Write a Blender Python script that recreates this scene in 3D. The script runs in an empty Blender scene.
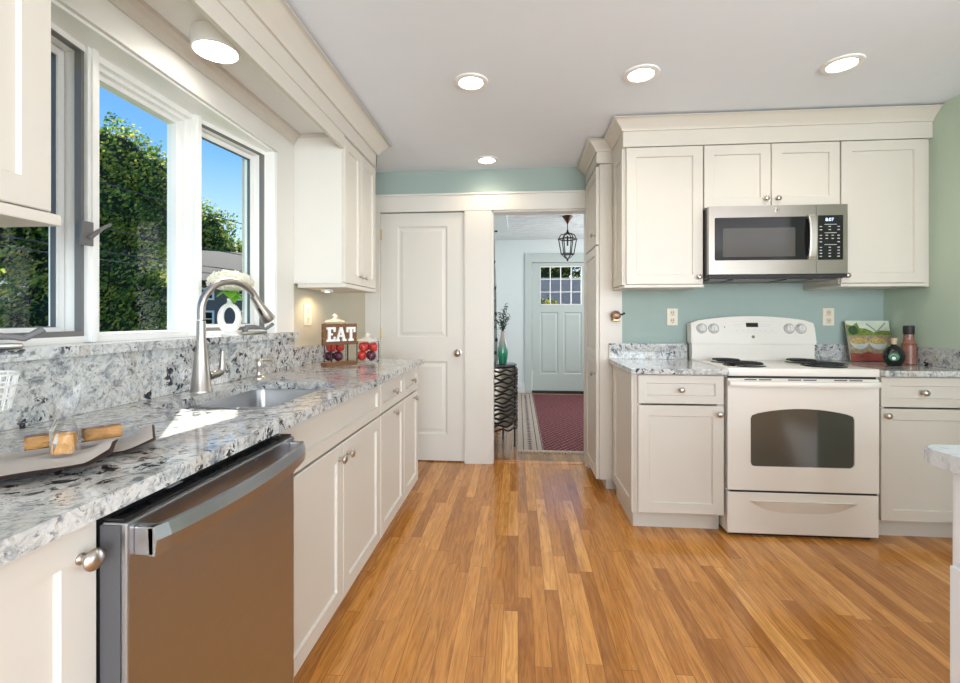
import bpy, bmesh, math, random
from mathutils import Vector, Matrix
random.seed(7)
PI = math.pi
SC = bpy.context.scene
COL = SC.collection

# ------------------------------------------------------------------ camera
TH = math.atan(38/455)
cam = bpy.data.cameras.new('camera'); camo = bpy.data.objects.new('camera', cam); COL.objects.link(camo)
camo.location = (0, 0, 1.17); camo.rotation_euler = (PI/2, 0, TH)
cam.sensor_width = 36; cam.lens = 455/960*36; cam.shift_y = -0.024; cam.clip_start = 0.02; cam.clip_end = 300
SC.camera = camo

# ------------------------------------------------------------------ world, sun, daylight
w = bpy.data.worlds.new('sky'); SC.world = w; w.use_nodes = True
nt = w.node_tree; nt.nodes.clear()
out = nt.nodes.new('ShaderNodeOutputWorld'); bg = nt.nodes.new('ShaderNodeBackground')
tc = nt.nodes.new('ShaderNodeTexCoord'); sep = nt.nodes.new('ShaderNodeSeparateXYZ'); rp = nt.nodes.new('ShaderNodeValToRGB')
nt.links.new(tc.outputs['Generated'], sep.inputs[0]); nt.links.new(sep.outputs['Z'], rp.inputs[0])
nt.links.new(rp.outputs[0], bg.inputs[0]); nt.links.new(bg.outputs[0], out.inputs[0])
e = rp.color_ramp.elements
e[0].position = 0.0; e[0].color = (0.70, 0.82, 0.93, 1)
e[1].position = 0.55; e[1].color = (0.035, 0.17, 0.68, 1)
m_ = e.new(0.14); m_.color = (0.50, 0.70, 0.93, 1)
m_ = e.new(0.30); m_.color = (0.17, 0.40, 0.84, 1)
bg.inputs[1].default_value = 1.3

def light(name, kind, loc, energy, color=(1, 1, 1), direction=None, size=None, sizey=None, parent=None, spot=None, spread=None):
    l = bpy.data.lights.new(name, kind); l.energy = energy; l.color = color
    o = bpy.data.objects.new(name, l); COL.objects.link(o); o.location = loc
    if direction: o.rotation_euler = Vector(direction).to_track_quat('-Z', 'Y').to_euler()
    if kind == 'AREA':
        l.size = size
        if sizey: l.shape = 'RECTANGLE'; l.size_y = sizey
        if spread: l.spread = spread
    if kind == 'SPOT': l.spot_size = spot; l.spot_blend = 0.6; l.shadow_soft_size = size
    if parent: o.parent = parent; o.location = Vector(loc) - parent.location
    return o
SUN = (0.387, -0.627, -0.677)
s_ = light('sun', 'SUN', (0, 0, 20), 13.0, (1, 0.94, 0.84), SUN); s_.data.angle = 0.009
# area lights standing in for daylight at assumed windows behind the camera
light('daylight_back', 'AREA', (1.3, -3.24, 1.35), 205, (0.86, 0.935, 1.0), (0, 1, 0.35), 3.4, 1.9)
light('daylight_right', 'AREA', (4.48, -0.9, 1.35), 85, (0.86, 0.935, 1.0), (-1, 0, 0.35), 3.2, 1.9)
light('fill_hall', 'AREA', (1.95, 5.6, 1.7), 42, (0.97, 0.98, 1.0), (-1, 0, 0), 1.8, 1.4)  # fill lamp added to brighten the hall; the wall behind has no window
SC.view_settings.view_transform = 'Standard'; SC.view_settings.look = 'None'
SC.view_settings.exposure = 0.22; SC.view_settings.gamma = 1.0; SC.view_settings.use_curve_mapping = False

# ------------------------------------------------------------------ materials
MATS = {}
def mat(name, col, rough=0.5, metal=0.0, spec=0.5, trans=0.0, emit=None, es=0.0, alpha=1.0, coat=0.0, vary=0.0, vscale=8, bump=0.0, bscale=60, stretch=None):
    m = bpy.data.materials.new(name); m.use_nodes = True; n = m.node_tree.nodes; L = m.node_tree.links
    b = n['Principled BSDF']; b.inputs['Base Color'].default_value = (*col, 1); b.inputs['Roughness'].default_value = rough
    b.inputs['Metallic'].default_value = metal; b.inputs['Specular IOR Level'].default_value = spec
    b.inputs['Transmission Weight'].default_value = trans; b.inputs['Alpha'].default_value = alpha
    b.inputs['Coat Weight'].default_value = coat
    if emit: b.inputs['Emission Color'].default_value = (*emit, 1); b.inputs['Emission Strength'].default_value = es
    tcn = n.new('ShaderNodeTexCoord'); mp = n.new('ShaderNodeMapping'); L.new(tcn.outputs['Object'], mp.inputs[0])
    if stretch: mp.inputs['Scale'].default_value = stretch
    nz = n.new('ShaderNodeTexNoise'); nz.inputs['Scale'].default_value = vscale; nz.inputs['Detail'].default_value = 4
    L.new(mp.outputs[0], nz.inputs['Vector'])
    mx = n.new('ShaderNodeMix'); mx.data_type = 'RGBA'
    v = max(vary, 0.015)
    mx.inputs[6].default_value = (*[max(0, c*(1-v)) for c in col], 1); mx.inputs[7].default_value = (*[min(1, c*(1+v)) for c in col], 1)
    L.new(nz.outputs[0], mx.inputs[0]); L.new(mx.outputs[2], b.inputs['Base Color'])
    if bump:
        n2 = n.new('ShaderNodeTexNoise'); n2.inputs['Scale'].default_value = bscale; n2.inputs['Detail'].default_value = 3
        L.new(mp.outputs[0], n2.inputs['Vector'])
        bp = n.new('ShaderNodeBump'); bp.inputs['Strength'].default_value = bump; bp.inputs['Distance'].default_value = 0.06 if bscale < 6 else 0.01 if bscale < 90 else 0.0008
        L.new(n2.outputs[0], bp.inputs['Height']); L.new(bp.outputs[0], b.inputs['Normal'])
    MATS[name] = m
    return m
cream = mat('cream_paint', (0.65, 0.605, 0.535), 0.38)
trimw = mat('trim_paint', (0.74, 0.715, 0.66), 0.4)
winw = mat('window_white', (0.90, 0.90, 0.87), 0.35)
teal = mat('teal_wall_paint', (0.35, 0.435, 0.40), 0.75, vary=0.03, vscale=2)
beigew = mat('beige_wall_paint', (0.56, 0.53, 0.42), 0.8)
ceilm = mat('ceiling_paint', (0.83, 0.89, 0.97), 0.9)
hallw = mat('hall_wall_paint', (0.70, 0.75, 0.75), 0.8)
hallc = mat('hall_ceiling_plaster', (0.72, 0.76, 0.77), 0.8, bump=1.0, bscale=5, stretch=(1, 3, 1))
farw = mat('plain_wall_paint', (0.70, 0.69, 0.64), 0.85)
doorg = mat('pale_green_door_paint', (0.50, 0.56, 0.535), 0.45)
nickel = mat('brushed_nickel', (0.52, 0.48, 0.43), 0.28, 1.0, vary=0.08, vscale=40)
faucm = mat('faucet_nickel', (0.46, 0.43, 0.40), 0.32, 1.0, vary=0.05, vscale=30)
steel = mat('stainless_steel', (0.44, 0.46, 0.49), 0.30, 1.0, vary=0.06, vscale=10, stretch=(1, 1, 30))
mwsteel = mat('microwave_stainless', (0.44, 0.40, 0.36), 0.28, 1.0, vary=0.06, vscale=10, stretch=(1, 1, 30))
sinkm = mat('sink_steel', (0.36, 0.36, 0.36), 0.30, 1.0, vary=0.05, vscale=20)
brass = mat('brass', (0.62, 0.48, 0.22), 0.35, 1.0)
white = mat('appliance_white', (0.83, 0.785, 0.72), 0.22, coat=0.3)
whitep = mat('white_ceramic', (0.86, 0.85, 0.82), 0.45)
platem = mat('outlet_plastic', (0.78, 0.71, 0.58), 0.4)
black = mat('black_gloss', (0.012, 0.012, 0.013), 0.08)
blackm = mat('black_matte', (0.015, 0.015, 0.016), 0.55)
darkg = mat('dark_grey_plastic', (0.08, 0.08, 0.085), 0.4)
greyf = mat('grey_screen_frame', (0.17, 0.165, 0.16), 0.45)
gasket = mat('grey_sash_gasket', (0.10, 0.12, 0.13), 0.5)
ovengl = mat('oven_glass', (0.06, 0.062, 0.052), 0.05, spec=0.6)
iron = mat('dark_iron', (0.03, 0.022, 0.018), 0.5, 0.4)
wood = mat('sign_wood', (0.17, 0.075, 0.03), 0.55, vary=0.35, vscale=30, stretch=(1, 1, 8))
islandw = mat('island_white_paint', (0.84, 0.90, 0.97), 0.35)
emit_l = mat('lamp_lens', (1, 1, 1), 0.4, emit=(1.0, 0.95, 0.86), es=14)
emit_w = mat('puck_lens', (1, 0.9, 0.7), 0.4, emit=(1.0, 0.78, 0.5), es=12)
lcd = mat('display_digits', (0.5, 0.6, 0.9), 0.4, emit=(0.5, 0.62, 1.0), es=1.6)
keym = mat('key_print', (0.55, 0.55, 0.55), 0.5)
linen = mat('beige_linen', (0.92, 0.86, 0.79), 0.9, vary=0.05, vscale=60)
linend = mat('brown_linen_hem', (0.19, 0.13, 0.11), 0.9, vary=0.1)
granola = mat('granola_bar', (0.55, 0.29, 0.09), 0.6, vary=0.45, vscale=90, bump=1.0, bscale=110)
applered = mat('apple_red', (0.55, 0.045, 0.035), 0.25, vary=0.5, vscale=25)
plum = mat('plum_purple', (0.085, 0.012, 0.035), 0.3, vary=0.5, vscale=25)
petal = mat('cream_petal', (0.80, 0.77, 0.64), 0.7, vary=0.08)
leafg = mat('bright_leaf', (0.16, 0.42, 0.03), 0.5, vary=0.3, vscale=30)
leafd = mat('eucalyptus_leaf', (0.05, 0.10, 0.06), 0.6, vary=0.4, vscale=20)
fringem = mat('rug_fringe', (0.55, 0.47, 0.36), 0.95, vary=0.2, vscale=60)
bark = mat('bark', (0.09, 0.06, 0.04), 0.9, vary=0.3, bump=0.6, bscale=10)
asphalt = mat('lawn_grass', (0.06, 0.12, 0.03), 0.95, vary=0.4, vscale=3)
paver = mat('paving', (0.46, 0.39, 0.34), 0.9, vary=0.2, vscale=6)
siding = mat('grey_siding', (0.15, 0.14, 0.135), 0.8, vary=0.1)
roofm = mat('dark_shingles', (0.013, 0.012, 0.014), 0.9, vary=0.3, vscale=14, stretch=(1, 1, 6))
cable = mat('cable_black', (0.05, 0.05, 0.06), 0.6)

def glassmat(name, tint=(1, 1, 1), refl=0.10, rough=0.0):
    m = bpy.data.materials.new(name); m.use_nodes = True; n = m.node_tree.nodes; L = m.node_tree.links; n.clear()
    o = n.new('ShaderNodeOutputMaterial'); mx = n.new('ShaderNodeMixShader'); t = n.new('ShaderNodeBsdfTransparent'); g = n.new('ShaderNodeBsdfGlossy')
    t.inputs[0].default_value = (*tint, 1); g.inputs['Roughness'].default_value = rough
    lw = n.new('ShaderNodeLayerWeight'); lw.inputs[0].default_value = refl
    L.new(lw.outputs['Fresnel'], mx.inputs[0]); L.new(t.outputs[0], mx.inputs[1]); L.new(g.outputs[0], mx.inputs[2]); L.new(mx.outputs[0], o.inputs[0])
    MATS[name] = m; return m
glass = glassmat('window_glass', (0.97, 0.99, 0.98), 0.08)
jarglass = glassmat('jar_glass', (0.98, 0.98, 0.98), 0.07)
wrapm = glassmat('clear_wrap', (0.93, 0.93, 0.93), 0.28, 0.15)

def quartz(name, scale=1.0, win_sheen=0.0):
    m = bpy.data.materials.new(name); m.use_nodes = True; n = m.node_tree.nodes; L = m.node_tree.links
    b = n['Principled BSDF']; b.inputs['Roughness'].default_value = 0.09; b.inputs['Specular IOR Level'].default_value = 0.55
    tcn = n.new('ShaderNodeTexCoord')
    geo = n.new('ShaderNodeNewGeometry')
    warp = n.new('ShaderNodeTexNoise'); warp.inputs['Scale'].default_value = 9*scale; warp.inputs['Detail'].default_value = 3
    L.new(geo.outputs['Position'], warp.inputs['Vector'])
    sc = n.new('ShaderNodeVectorMath'); sc.operation = 'SCALE'; sc.inputs['Scale'].default_value = 0.09/scale
    L.new(warp.outputs['Color'], sc.inputs[0])
    ad = n.new('ShaderNodeVectorMath'); ad.operation = 'ADD'; L.new(geo.outputs['Position'], ad.inputs[0]); L.new(sc.outputs[0], ad.inputs[1])
    def noise(s, d, r=0.55):
        z = n.new('ShaderNodeTexNoise'); z.inputs['Scale'].default_value = s*scale; z.inputs['Detail'].default_value = d; z.inputs['Roughness'].default_value = r
        L.new(ad.outputs[0], z.inputs['Vector']); return z
    def ramp(src, stops):
        r = n.new('ShaderNodeValToRGB'); L.new(src, r.inputs[0]); e = r.color_ramp.elements
        e[0].position, e[0].color = stops[0][0], (*stops[0][1], 1); e[1].position, e[1].color = stops[-1][0], (*stops[-1][1], 1)
        for p, c in stops[1:-1]: q = e.new(p); q.color = (*c, 1)
        return r
    def mix(a, bcol, fac, t='MIX'):
        x = n.new('ShaderNodeMix'); x.data_type = 'RGBA'; x.blend_type = t
        L.new(a, x.inputs[6])
        if isinstance(bcol, tuple): x.inputs[7].default_value = (*bcol, 1)
        else: L.new(bcol, x.inputs[7])
        L.new(fac, x.inputs[0]); return x.outputs[2]
    base = ramp(noise(26, 6, .72).outputs[0], [(0.34, (0.20, 0.215, 0.23)), (0.43, (0.40, 0.415, 0.415)), (0.52, (0.66, 0.65, 0.61)), (0.60, (0.57, 0.58, 0.575)), (0.68, (0.40, 0.43, 0.46))])
    vo = n.new('ShaderNodeTexVoronoi'); vo.inputs['Scale'].default_value = 26*scale; L.new(ad.outputs[0], vo.inputs['Vector'])
    chip = ramp(vo.outputs['Color'], [(0.0, (0, 0, 0)), (0.80, (0, 0, 0)), (0.86, (1, 1, 1))])
    c1 = mix(base.outputs[0], (0.45, 0.37, 0.28), ramp(noise(7, 2).outputs[0], [(0.56, (0, 0, 0)), (0.66, (0.5, 0.5, 0.5))]).outputs[0])
    # thin crack veins
    v1 = n.new('ShaderNodeTexVoronoi'); v1.feature = 'DISTANCE_TO_EDGE'; v1.inputs['Scale'].default_value = 30*scale; L.new(ad.outputs[0], v1.inputs['Vector'])
    k1 = ramp(v1.outputs['Distance'], [(0.0, (0.28, 0.28, 0.28)), (0.12, (0, 0, 0))])
    c2 = mix(c1, (0.20, 0.22, 0.24), k1.outputs[0])
    # dark patches in clusters, cut along ridges
    n1 = noise(34, 4, .65); n2 = noise(4.5, 2)
    ab = n.new('ShaderNodeMath'); ab.operation = 'MULTIPLY'
    r1 = ramp(n1.outputs[0], [(0.56, (0, 0, 0)), (0.59, (1, 1, 1))]); r2 = ramp(n2.outputs[0], [(0.47, (0, 0, 0)), (0.54, (1, 1, 1))])
    L.new(r1.outputs[0], ab.inputs[0]); L.new(r2.outputs[0], ab.inputs[1])
    c3 = mix(c2, (0.025, 0.028, 0.035), ab.outputs[0])
    fine = ramp(noise(95, 3).outputs[0], [(0.57, (0, 0, 0)), (0.66, (0.75, 0.75, 0.75))])
    c4 = mix(c3, (0.12, 0.13, 0.15), fine.outputs[0])
    if win_sheen: 
        x = n.new('ShaderNodeMix'); x.data_type = 'RGBA'; x.inputs[0].default_value = win_sheen; L.new(c4, x.inputs[6]); x.inputs[7].default_value = (0.74, 0.80, 0.88, 1); c4 = x.outputs[2]  # pale blue mixed in for the window reflected on the island top
    L.new(c4, b.inputs['Base Color']); MATS[name] = m; return m
stone = quartz('speckled_quartz')
stonei = quartz('island_quartz_sheen', 1.0, 0.72)

def floor_mat(name, dark=1.0, along='Y'):
    m = bpy.data.materials.new(name); m.use_nodes = True; n = m.node_tree.nodes; L = m.node_tree.links
    b = n['Principled BSDF']; geo = n.new('ShaderNodeNewGeometry'); sp = n.new('ShaderNodeSeparateXYZ'); L.new(geo.outputs['Position'], sp.inputs[0])
    def M(op, a, bb=None, c=None):
        x = n.new('ShaderNodeMath'); x.operation = op
        for i, v in enumerate((a, bb, c)):
            if v is None: continue
            if isinstance(v, (int, float)): x.inputs[i].default_value = v
            else: L.new(v, x.inputs[i])
        return x.outputs[0]
    X, Y = (sp.outputs['X'], sp.outputs['Y']) if along == 'Y' else (sp.outputs['Y'], sp.outputs['X'])
    row = M('DIVIDE', X, 0.0572); ri = M('FLOOR', row); rf = M('FRACT', row)
    wn = n.new('ShaderNodeTexWhiteNoise'); wn.noise_dimensions = '1D'; L.new(ri, wn.inputs['W'])
    ln = M('MULTIPLY_ADD', wn.outputs['Value'], 0.5, 0.55)
    yy = M('ADD', M('DIVIDE', Y, ln), M('MULTIPLY', wn.outputs['Value'], 37.3)); yi = M('FLOOR', yy); yf = M('FRACT', yy)
    cb = n.new('ShaderNodeCombineXYZ'); L.new(ri, cb.inputs[0]); L.new(yi, cb.inputs[1])
    w2 = n.new('ShaderNodeTexWhiteNoise'); w2.noise_dimensions = '2D'; L.new(cb.outputs[0], w2.inputs['Vector'])
    r = n.new('ShaderNodeValToRGB'); L.new(w2.outputs['Value'], r.inputs[0]); e = r.color_ramp.elements
    cols = [(0.0, (0.44, 0.185, 0.045)), (0.25, (0.53, 0.232, 0.058)), (0.5, (0.60, 0.275, 0.072)), (0.75, (0.67, 0.320, 0.090)), (1.0, (0.80, 0.42, 0.135))]
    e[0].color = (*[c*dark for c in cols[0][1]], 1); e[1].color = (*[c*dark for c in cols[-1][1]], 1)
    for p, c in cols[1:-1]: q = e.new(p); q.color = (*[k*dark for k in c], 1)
    # grain, offset per board
    cv = n.new('ShaderNodeCombineXYZ'); L.new(M('ADD', M('MULTIPLY', X, 26), M('MULTIPLY', w2.outputs['Value'], 91)), cv.inputs[0])
    L.new(M('MULTIPLY', Y, 2.2), cv.inputs[1]); L.new(M('MULTIPLY', w2.outputs['Value'], 13), cv.inputs[2])
    g = n.new('ShaderNodeTexNoise'); g.inputs['Scale'].default_value = 1.6; g.inputs['Detail'].default_value = 7; g.inputs['Roughness'].default_value = .65; g.inputs['Distortion'].default_value = 1.6
    L.new(cv.outputs[0], g.inputs['Vector'])
    gr = n.new('ShaderNodeValToRGB'); L.new(g.outputs[0], gr.inputs[0]); ge = gr.color_ramp.elements
    ge[0].position = .33; ge[0].color = (.66, .56, .47, 1); ge[1].position = .62; ge[1].color = (1.12, 1.08, 1.0, 1)
    mu = n.new('ShaderNodeMix'); mu.data_type = 'RGBA'; mu.blend_type = 'MULTIPLY'; mu.inputs[0].default_value = 1; mu.clamp_result = False
    L.new(r.outputs[0], mu.inputs[6]); L.new(gr.outputs[0], mu.inputs[7])
    ex = M('MULTIPLY', M('MINIMUM', rf, M('SUBTRACT', 1, rf)), 0.0572)
    ey = M('MULTIPLY', M('MINIMUM', yf, M('SUBTRACT', 1, yf)), 0.8)
    ed = M('LESS_THAN', M('MINIMUM', ex, ey), 0.0009)
    mk = n.new('ShaderNodeMix'); mk.data_type = 'RGBA'; L.new(M('MULTIPLY', ed, 0.6), mk.inputs[0]); L.new(mu.outputs[2], mk.inputs[6]); mk.inputs[7].default_value = (0.10, 0.035, 0.01, 1)
    L.new(mk.outputs[2], b.inputs['Base Color']); b.inputs['Roughness'].default_value = 0.15
    b.inputs['Specular IOR Level'].default_value = 0.5
    bp = n.new('ShaderNodeBump'); bp.inputs['Strength'].default_value = 0.05; bp.inputs['Distance'].default_value = 0.002
    hh = M('SUBTRACT', g.outputs[0], M('MULTIPLY', ed, 1.0)); L.new(hh, bp.inputs['Height']); L.new(bp.outputs[0], b.inputs['Normal'])
    MATS[name] = m; return m
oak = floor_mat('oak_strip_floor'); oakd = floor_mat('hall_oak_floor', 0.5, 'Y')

# ------------------------------------------------------------------ mesh helpers
W = {}
def wm(o): return W.get(o.name, Matrix.Identity(4))
def empty(name, loc, label=None, cat=None, group=None, rotz=0.0):
    o = bpy.data.objects.new(name, None); COL.objects.link(o); o.location = loc; o.rotation_euler = (0, 0, rotz); o.empty_display_size = .05
    W[o.name] = Matrix.Translation(loc) @ Matrix.Rotation(rotz, 4, 'Z')
    if label: o['label'] = label; o['category'] = cat
    if group: o['group'] = group
    return o
def obj(name, bm, m, parent=None, label=None, cat=None, group=None, kind=None, smooth=False, local=False, norm=True):
    if norm: bmesh.ops.recalc_face_normals(bm, faces=bm.faces)
    me = bpy.data.meshes.new(name)
    if parent is not None:
        if not local: bm.transform(wm(parent).inverted())
    org = None
    if parent is None and kind != 'structure' and len(bm.verts):
        # put the origin at the base of the thing
        xs = [v.co.x for v in bm.verts]; ys = [v.co.y for v in bm.verts]; zs = [v.co.z for v in bm.verts]
        org = Vector(((min(xs)+max(xs))/2, (min(ys)+max(ys))/2, min(zs))); bm.transform(Matrix.Translation(-org))
    bm.to_mesh(me); bm.free()
    if smooth:
        for p in me.polygons: p.use_smooth = True
        try: me.set_sharp_from_angle(angle=math.radians(40))
        except Exception: pass
    o = bpy.data.objects.new(name, me); COL.objects.link(o)
    if isinstance(m, (list, tuple)):
        for k in m: me.materials.append(k)
    else: me.materials.append(m)
    if parent is not None: o.parent = parent; W[o.name] = wm(parent).copy()
    elif org is not None: o.location = org; W[o.name] = Matrix.Translation(org)
    if label: o['label'] = label
    if cat: o['category'] = cat
    if group: o['group'] = group
    if kind: o['kind'] = kind
    return o
B = bmesh.new
def box(bm, x0, x1, y0, y1, z0, z1, bev=0.0, mi=0):
    r = bmesh.ops.create_cube(bm, size=1.0); vs = r['verts']
    M_ = Matrix.Translation(((x0+x1)/2, (y0+y1)/2, (z0+z1)/2)) @ Matrix.Diagonal((abs(x1-x0), abs(y1-y0), abs(z1-z0), 1))
    bmesh.ops.transform(bm, matrix=M_, verts=vs)
    fs = set(f for v in vs for f in v.link_faces)
    for f in fs: f.material_index = mi
    if bev:
        es = list(set(e for v in vs for e in v.link_edges))
        bmesh.ops.bevel(bm, geom=es, offset=bev, segments=2, profile=0.6, affect='EDGES')
    return bm
def bx(*a, **k): return box(B(), *a, **k)
def rings(bm, rs, fm, back=True, front=True):
    """rs: list of (a0,a1,b0,b1,d); fm maps (a,b,d) to world"""
    L_ = []
    for a0, a1, b0, b1, d in rs:
        L_.append([bm.verts.new(fm(a, b, d)) for a, b in ((a0, b0), (a1, b0), (a1, b1), (a0, b1))])
    for p, q in zip(L_, L_[1:]):
        for i in range(4):
            j = (i+1) % 4; bm.faces.new((p[i], p[j], q[j], q[i]))
    if back: bm.faces.new(L_[0][::-1])
    if front: bm.faces.new(L_[-1])
    return bm
def fx(X, s=1): return lambda a, b, d: (X + s*d, a, b)          # face looking along +/-x : a=y, b=z
def fy(Y): return lambda a, b, d: (a, Y - d, b)                 # face looking towards the camera (-y)
def shaker(fm, a0, a1, b0, b1, t=0.02, st=0.057, rec=0.009, bm=None):
    bm = bm or B(); c = 0.0025
    st = min(st, (b1-b0)*0.28, (a1-a0)*0.28)
    return rings(bm, [(a0, a1, b0, b1, 0), (a0, a1, b0, b1, t-c), (a0+c, a1-c, b0+c, b1-c, t), (a0+st, a1-st, b0+st, b1-st, t),
                      (a0+st+.004, a1-st-.004, b0+st+.004, b1-st-.004, t-rec), (a0+st+.0045, a1-st-.0045, b0+st+.0045, b1-st-.0045, t-rec)], fm)
def raised(fm, a0, a1, b0, b1, d0, bm):
    # moulded raised panel that sits in a door
    return rings(bm, [(a0, a1, b0, b1, d0), (a0+.012, a1-.012, b0+.012, b1-.012, d0-.010), (a0+.022, a1-.022, b0+.022, b1-.022, d0-.010),
                      (a0+.045, a1-.045, b0+.045, b1-.045, d0-.003)], fm, back=False)
def frame_of(axis):
    z = Vector(axis).normalized(); x = z.orthogonal().normalized(); y = z.cross(x); return x, y, z
def lathe(bm, org, axis, prof, seg=20, cap=True):
    x, y, z = frame_of(axis); o = Vector(org); R_ = []
    for r, h in prof:
        R_.append([bm.verts.new(o + z*h + (x*math.cos(2*PI*i/seg) + y*math.sin(2*PI*i/seg))*max(r, 1e-5)) for i in range(seg)])
    for p, q in zip(R_, R_[1:]):
        for i in range(seg):
            j = (i+1) % seg; bm.faces.new((p[i], p[j], q[j], q[i]))
    if cap: bm.faces.new(R_[0][::-1]); bm.faces.new(R_[-1])
    return bm
def tube(bm, pts, r, seg=8, closed=False):
    pts = [Vector(p) for p in pts]; n = len(pts); rr = r if isinstance(r, (list, tuple)) else [r]*n
    up = None; R_ = []
    for i, p in enumerate(pts):
        if closed: t = pts[(i+1) % n] - pts[i-1]
        else: t = pts[min(i+1, n-1)] - pts[max(i-1, 0)]
        t.normalize()
        if up is None: up = t.orthogonal().normalized()
        up = (up - t*up.dot(t)).normalized(); s = t.cross(up)
        R_.append([bm.verts.new(p + (up*math.cos(2*PI*k/seg) + s*math.sin(2*PI*k/seg))*rr[i]) for k in range(seg)])
    prs = list(zip(R_, R_[1:])) + ([(R_[-1], R_[0])] if closed else [])
    for p, q in prs:
        for i in range(seg):
            j = (i+1) % seg; bm.faces.new((p[i], p[j], q[j], q[i]))
    if not closed: bm.faces.new(R_[0][::-1]); bm.faces.new(R_[-1])
    return bm
def prism(bm, poly, z0, z1, fm=lambda a, b, d: (a, b, d), mi=0):
    lo = [bm.verts.new(fm(a, b, z0)) for a, b in poly]; hi = [bm.verts.new(fm(a, b, z1)) for a, b in poly]
    n = len(poly)
    fs = [bm.faces.new(lo[::-1]), bm.faces.new(hi)]
    for i in range(n):
        j = (i+1) % n; fs.append(bm.faces.new((lo[i], lo[j], hi[j], hi[i])))
    for f in fs: f.material_index = mi
    return bm
def sweep(bm, path, prof):
    """path: xy points, outward is to the RIGHT of travel; prof: closed list of (out, z)"""
    P_ = [Vector((*p, 0)) for p in path]; n = len(P_); S = []
    for i, p in enumerate(P_):
        d1 = (P_[i]-P_[i-1]).normalized() if i else (P_[1]-P_[0]).normalized()
        d2 = (P_[i+1]-P_[i]).normalized() if i < n-1 else d1
        n1 = Vector((d1.y, -d1.x, 0)); n2 = Vector((d2.y, -d2.x, 0)); nn = (n1+n2); nn = nn/ (nn.dot(n1)) if nn.length > 1e-6 else n1
        S.append([bm.verts.new(p + nn*o + Vector((0, 0, z))) for o, z in prof])
    k = len(prof)
    for a, b_ in zip(S, S[1:]):
        for i in range(k):
            j = (i+1) % k; bm.faces.new((a[i], a[j], b_[j], b_[i]))
    bm.faces.new(S[0][::-1]); bm.faces.new(S[-1])
    return bm
def sphere(bm, c, r, sx=1, sy=1, sz=1, u=16, v=10):
    q = bmesh.ops.create_uvsphere(bm, u_segments=u, v_segments=v, radius=r)
    bmesh.ops.transform(bm, matrix=Matrix.Translation(c) @ Matrix.Diagonal((sx, sy, sz, 1)), verts=q['verts']); return bm
def rrect(a0, a1, b0, b1, r, n=5):
    pts = []
    for cx, cy, s in ((a1-r, b1-r, 0), (a0+r, b1-r, 90), (a0+r, b0+r, 180), (a1-r, b0+r, 270)):
        for i in range(n+1):
            t = math.radians(s + 90*i/n); pts.append((cx+r*math.cos(t), cy+r*math.sin(t)))
    return pts
def struct(name, bm, m, **k): return obj(name, bm, m, kind='structure', **k)
def knob(org, axis, parent, s=1.0):
    b = lathe(B(), org, axis, [(r*s, h*s) for r, h in [(.0085, 0), (.0085, .002), (.0055, .005), (.005, .013), (.009, .016), (.0155, .019), (.0165, .023), (.0145, .027), (.008, .0305), (.001, .0315)]], 18)
    return obj('knob', b, nickel, parent, smooth=True)
def shell(fm_box, x0, x1, y0, y1, z0, z1, open_face, t=0.018):
    """cabinet carcass of boards; open_face in '+x','-y','-x' is closed by a face frame only"""
    b = B()
    if open_face in ('+x', '-x'):
        box(b, x0, x1, y0, y0+t, z0, z1); box(b, x0, x1, y1-t, y1, z0, z1)
        xb = (x0, x0+.006) if open_face == '+x' else (x1-.006, x1)
        box(b, xb[0], xb[1], y0+t, y1-t, z0, z1); box(b, x0+.006, x1-.02, y0+t, y1-t, z0, z0+t)
        xf = (x1-.019, x1) if open_face == '+x' else (x0, x0+.019)
        box(b, *xf, y0+t, y1-t, z1-.04, z1); box(b, *xf, y0+t, y1-t, z0, z0+.03)
        box(b, *xf, y0+t, y0+.035, z0+.03, z1-.04); box(b, *xf, y1-.035, y1-t, z0+.03, z1-.04)
    else:
        box(b, x0, x0+t, y0, y1, z0, z1); box(b, x1-t, x1, y0, y1, z0, z1)
        box(b, x0+t, x1-t, y1-.006, y1, z0, z1); box(b, x0+t, x1-t, y0+.02, y1-.006, z0, z0+t)
        box(b, x0+t, x1-t, y0, y0+.019, z1-.04, z1); box(b, x0+t, x1-t, y0, y0+.019, z0, z0+.03)
        box(b, x0+t, x0+.035, y0, y0+.019, z0+.03, z1-.04); box(b, x1-.035, x1-t, y0, y0+.019, z0+.03, z1-.04)
    return b

# ================================================================== SETTING
CZ = 2.37
WX = -1.25          # sink wall
struct('floor', bx(-1.6, 5.0, -3.4, 3.72, -0.1, 0.0), oak)
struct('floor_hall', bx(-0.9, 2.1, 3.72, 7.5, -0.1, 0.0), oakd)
struct('trim_1', bx(-0.21, 0.548, 3.69, 3.75, 0.0, 0.006, bev=.002), oak)       # threshold
struct('ceiling', bx(-1.6, 5.0, -3.4, 3.66, CZ, CZ+0.12), ceilm)
struct('ceiling_hall', bx(-0.9, 2.1, 3.78, 7.5, 2.41, 2.5), hallc)

# sink wall with the bow window opening
WY0, WY1, WZ0, WZ1 = 0.80, 2.24, 1.095, 2.035
b = B(); T0 = -1.42
box(b, T0, WX, -3.4, WY0, 0, CZ); box(b, T0, WX, WY1, 3.78, 0, CZ); box(b, T0, WX, WY0, WY1, 0, WZ0-.03); box(b, T0, WX, WY0, WY1, WZ1, CZ)
struct('wall_left', b, beigew)
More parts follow.
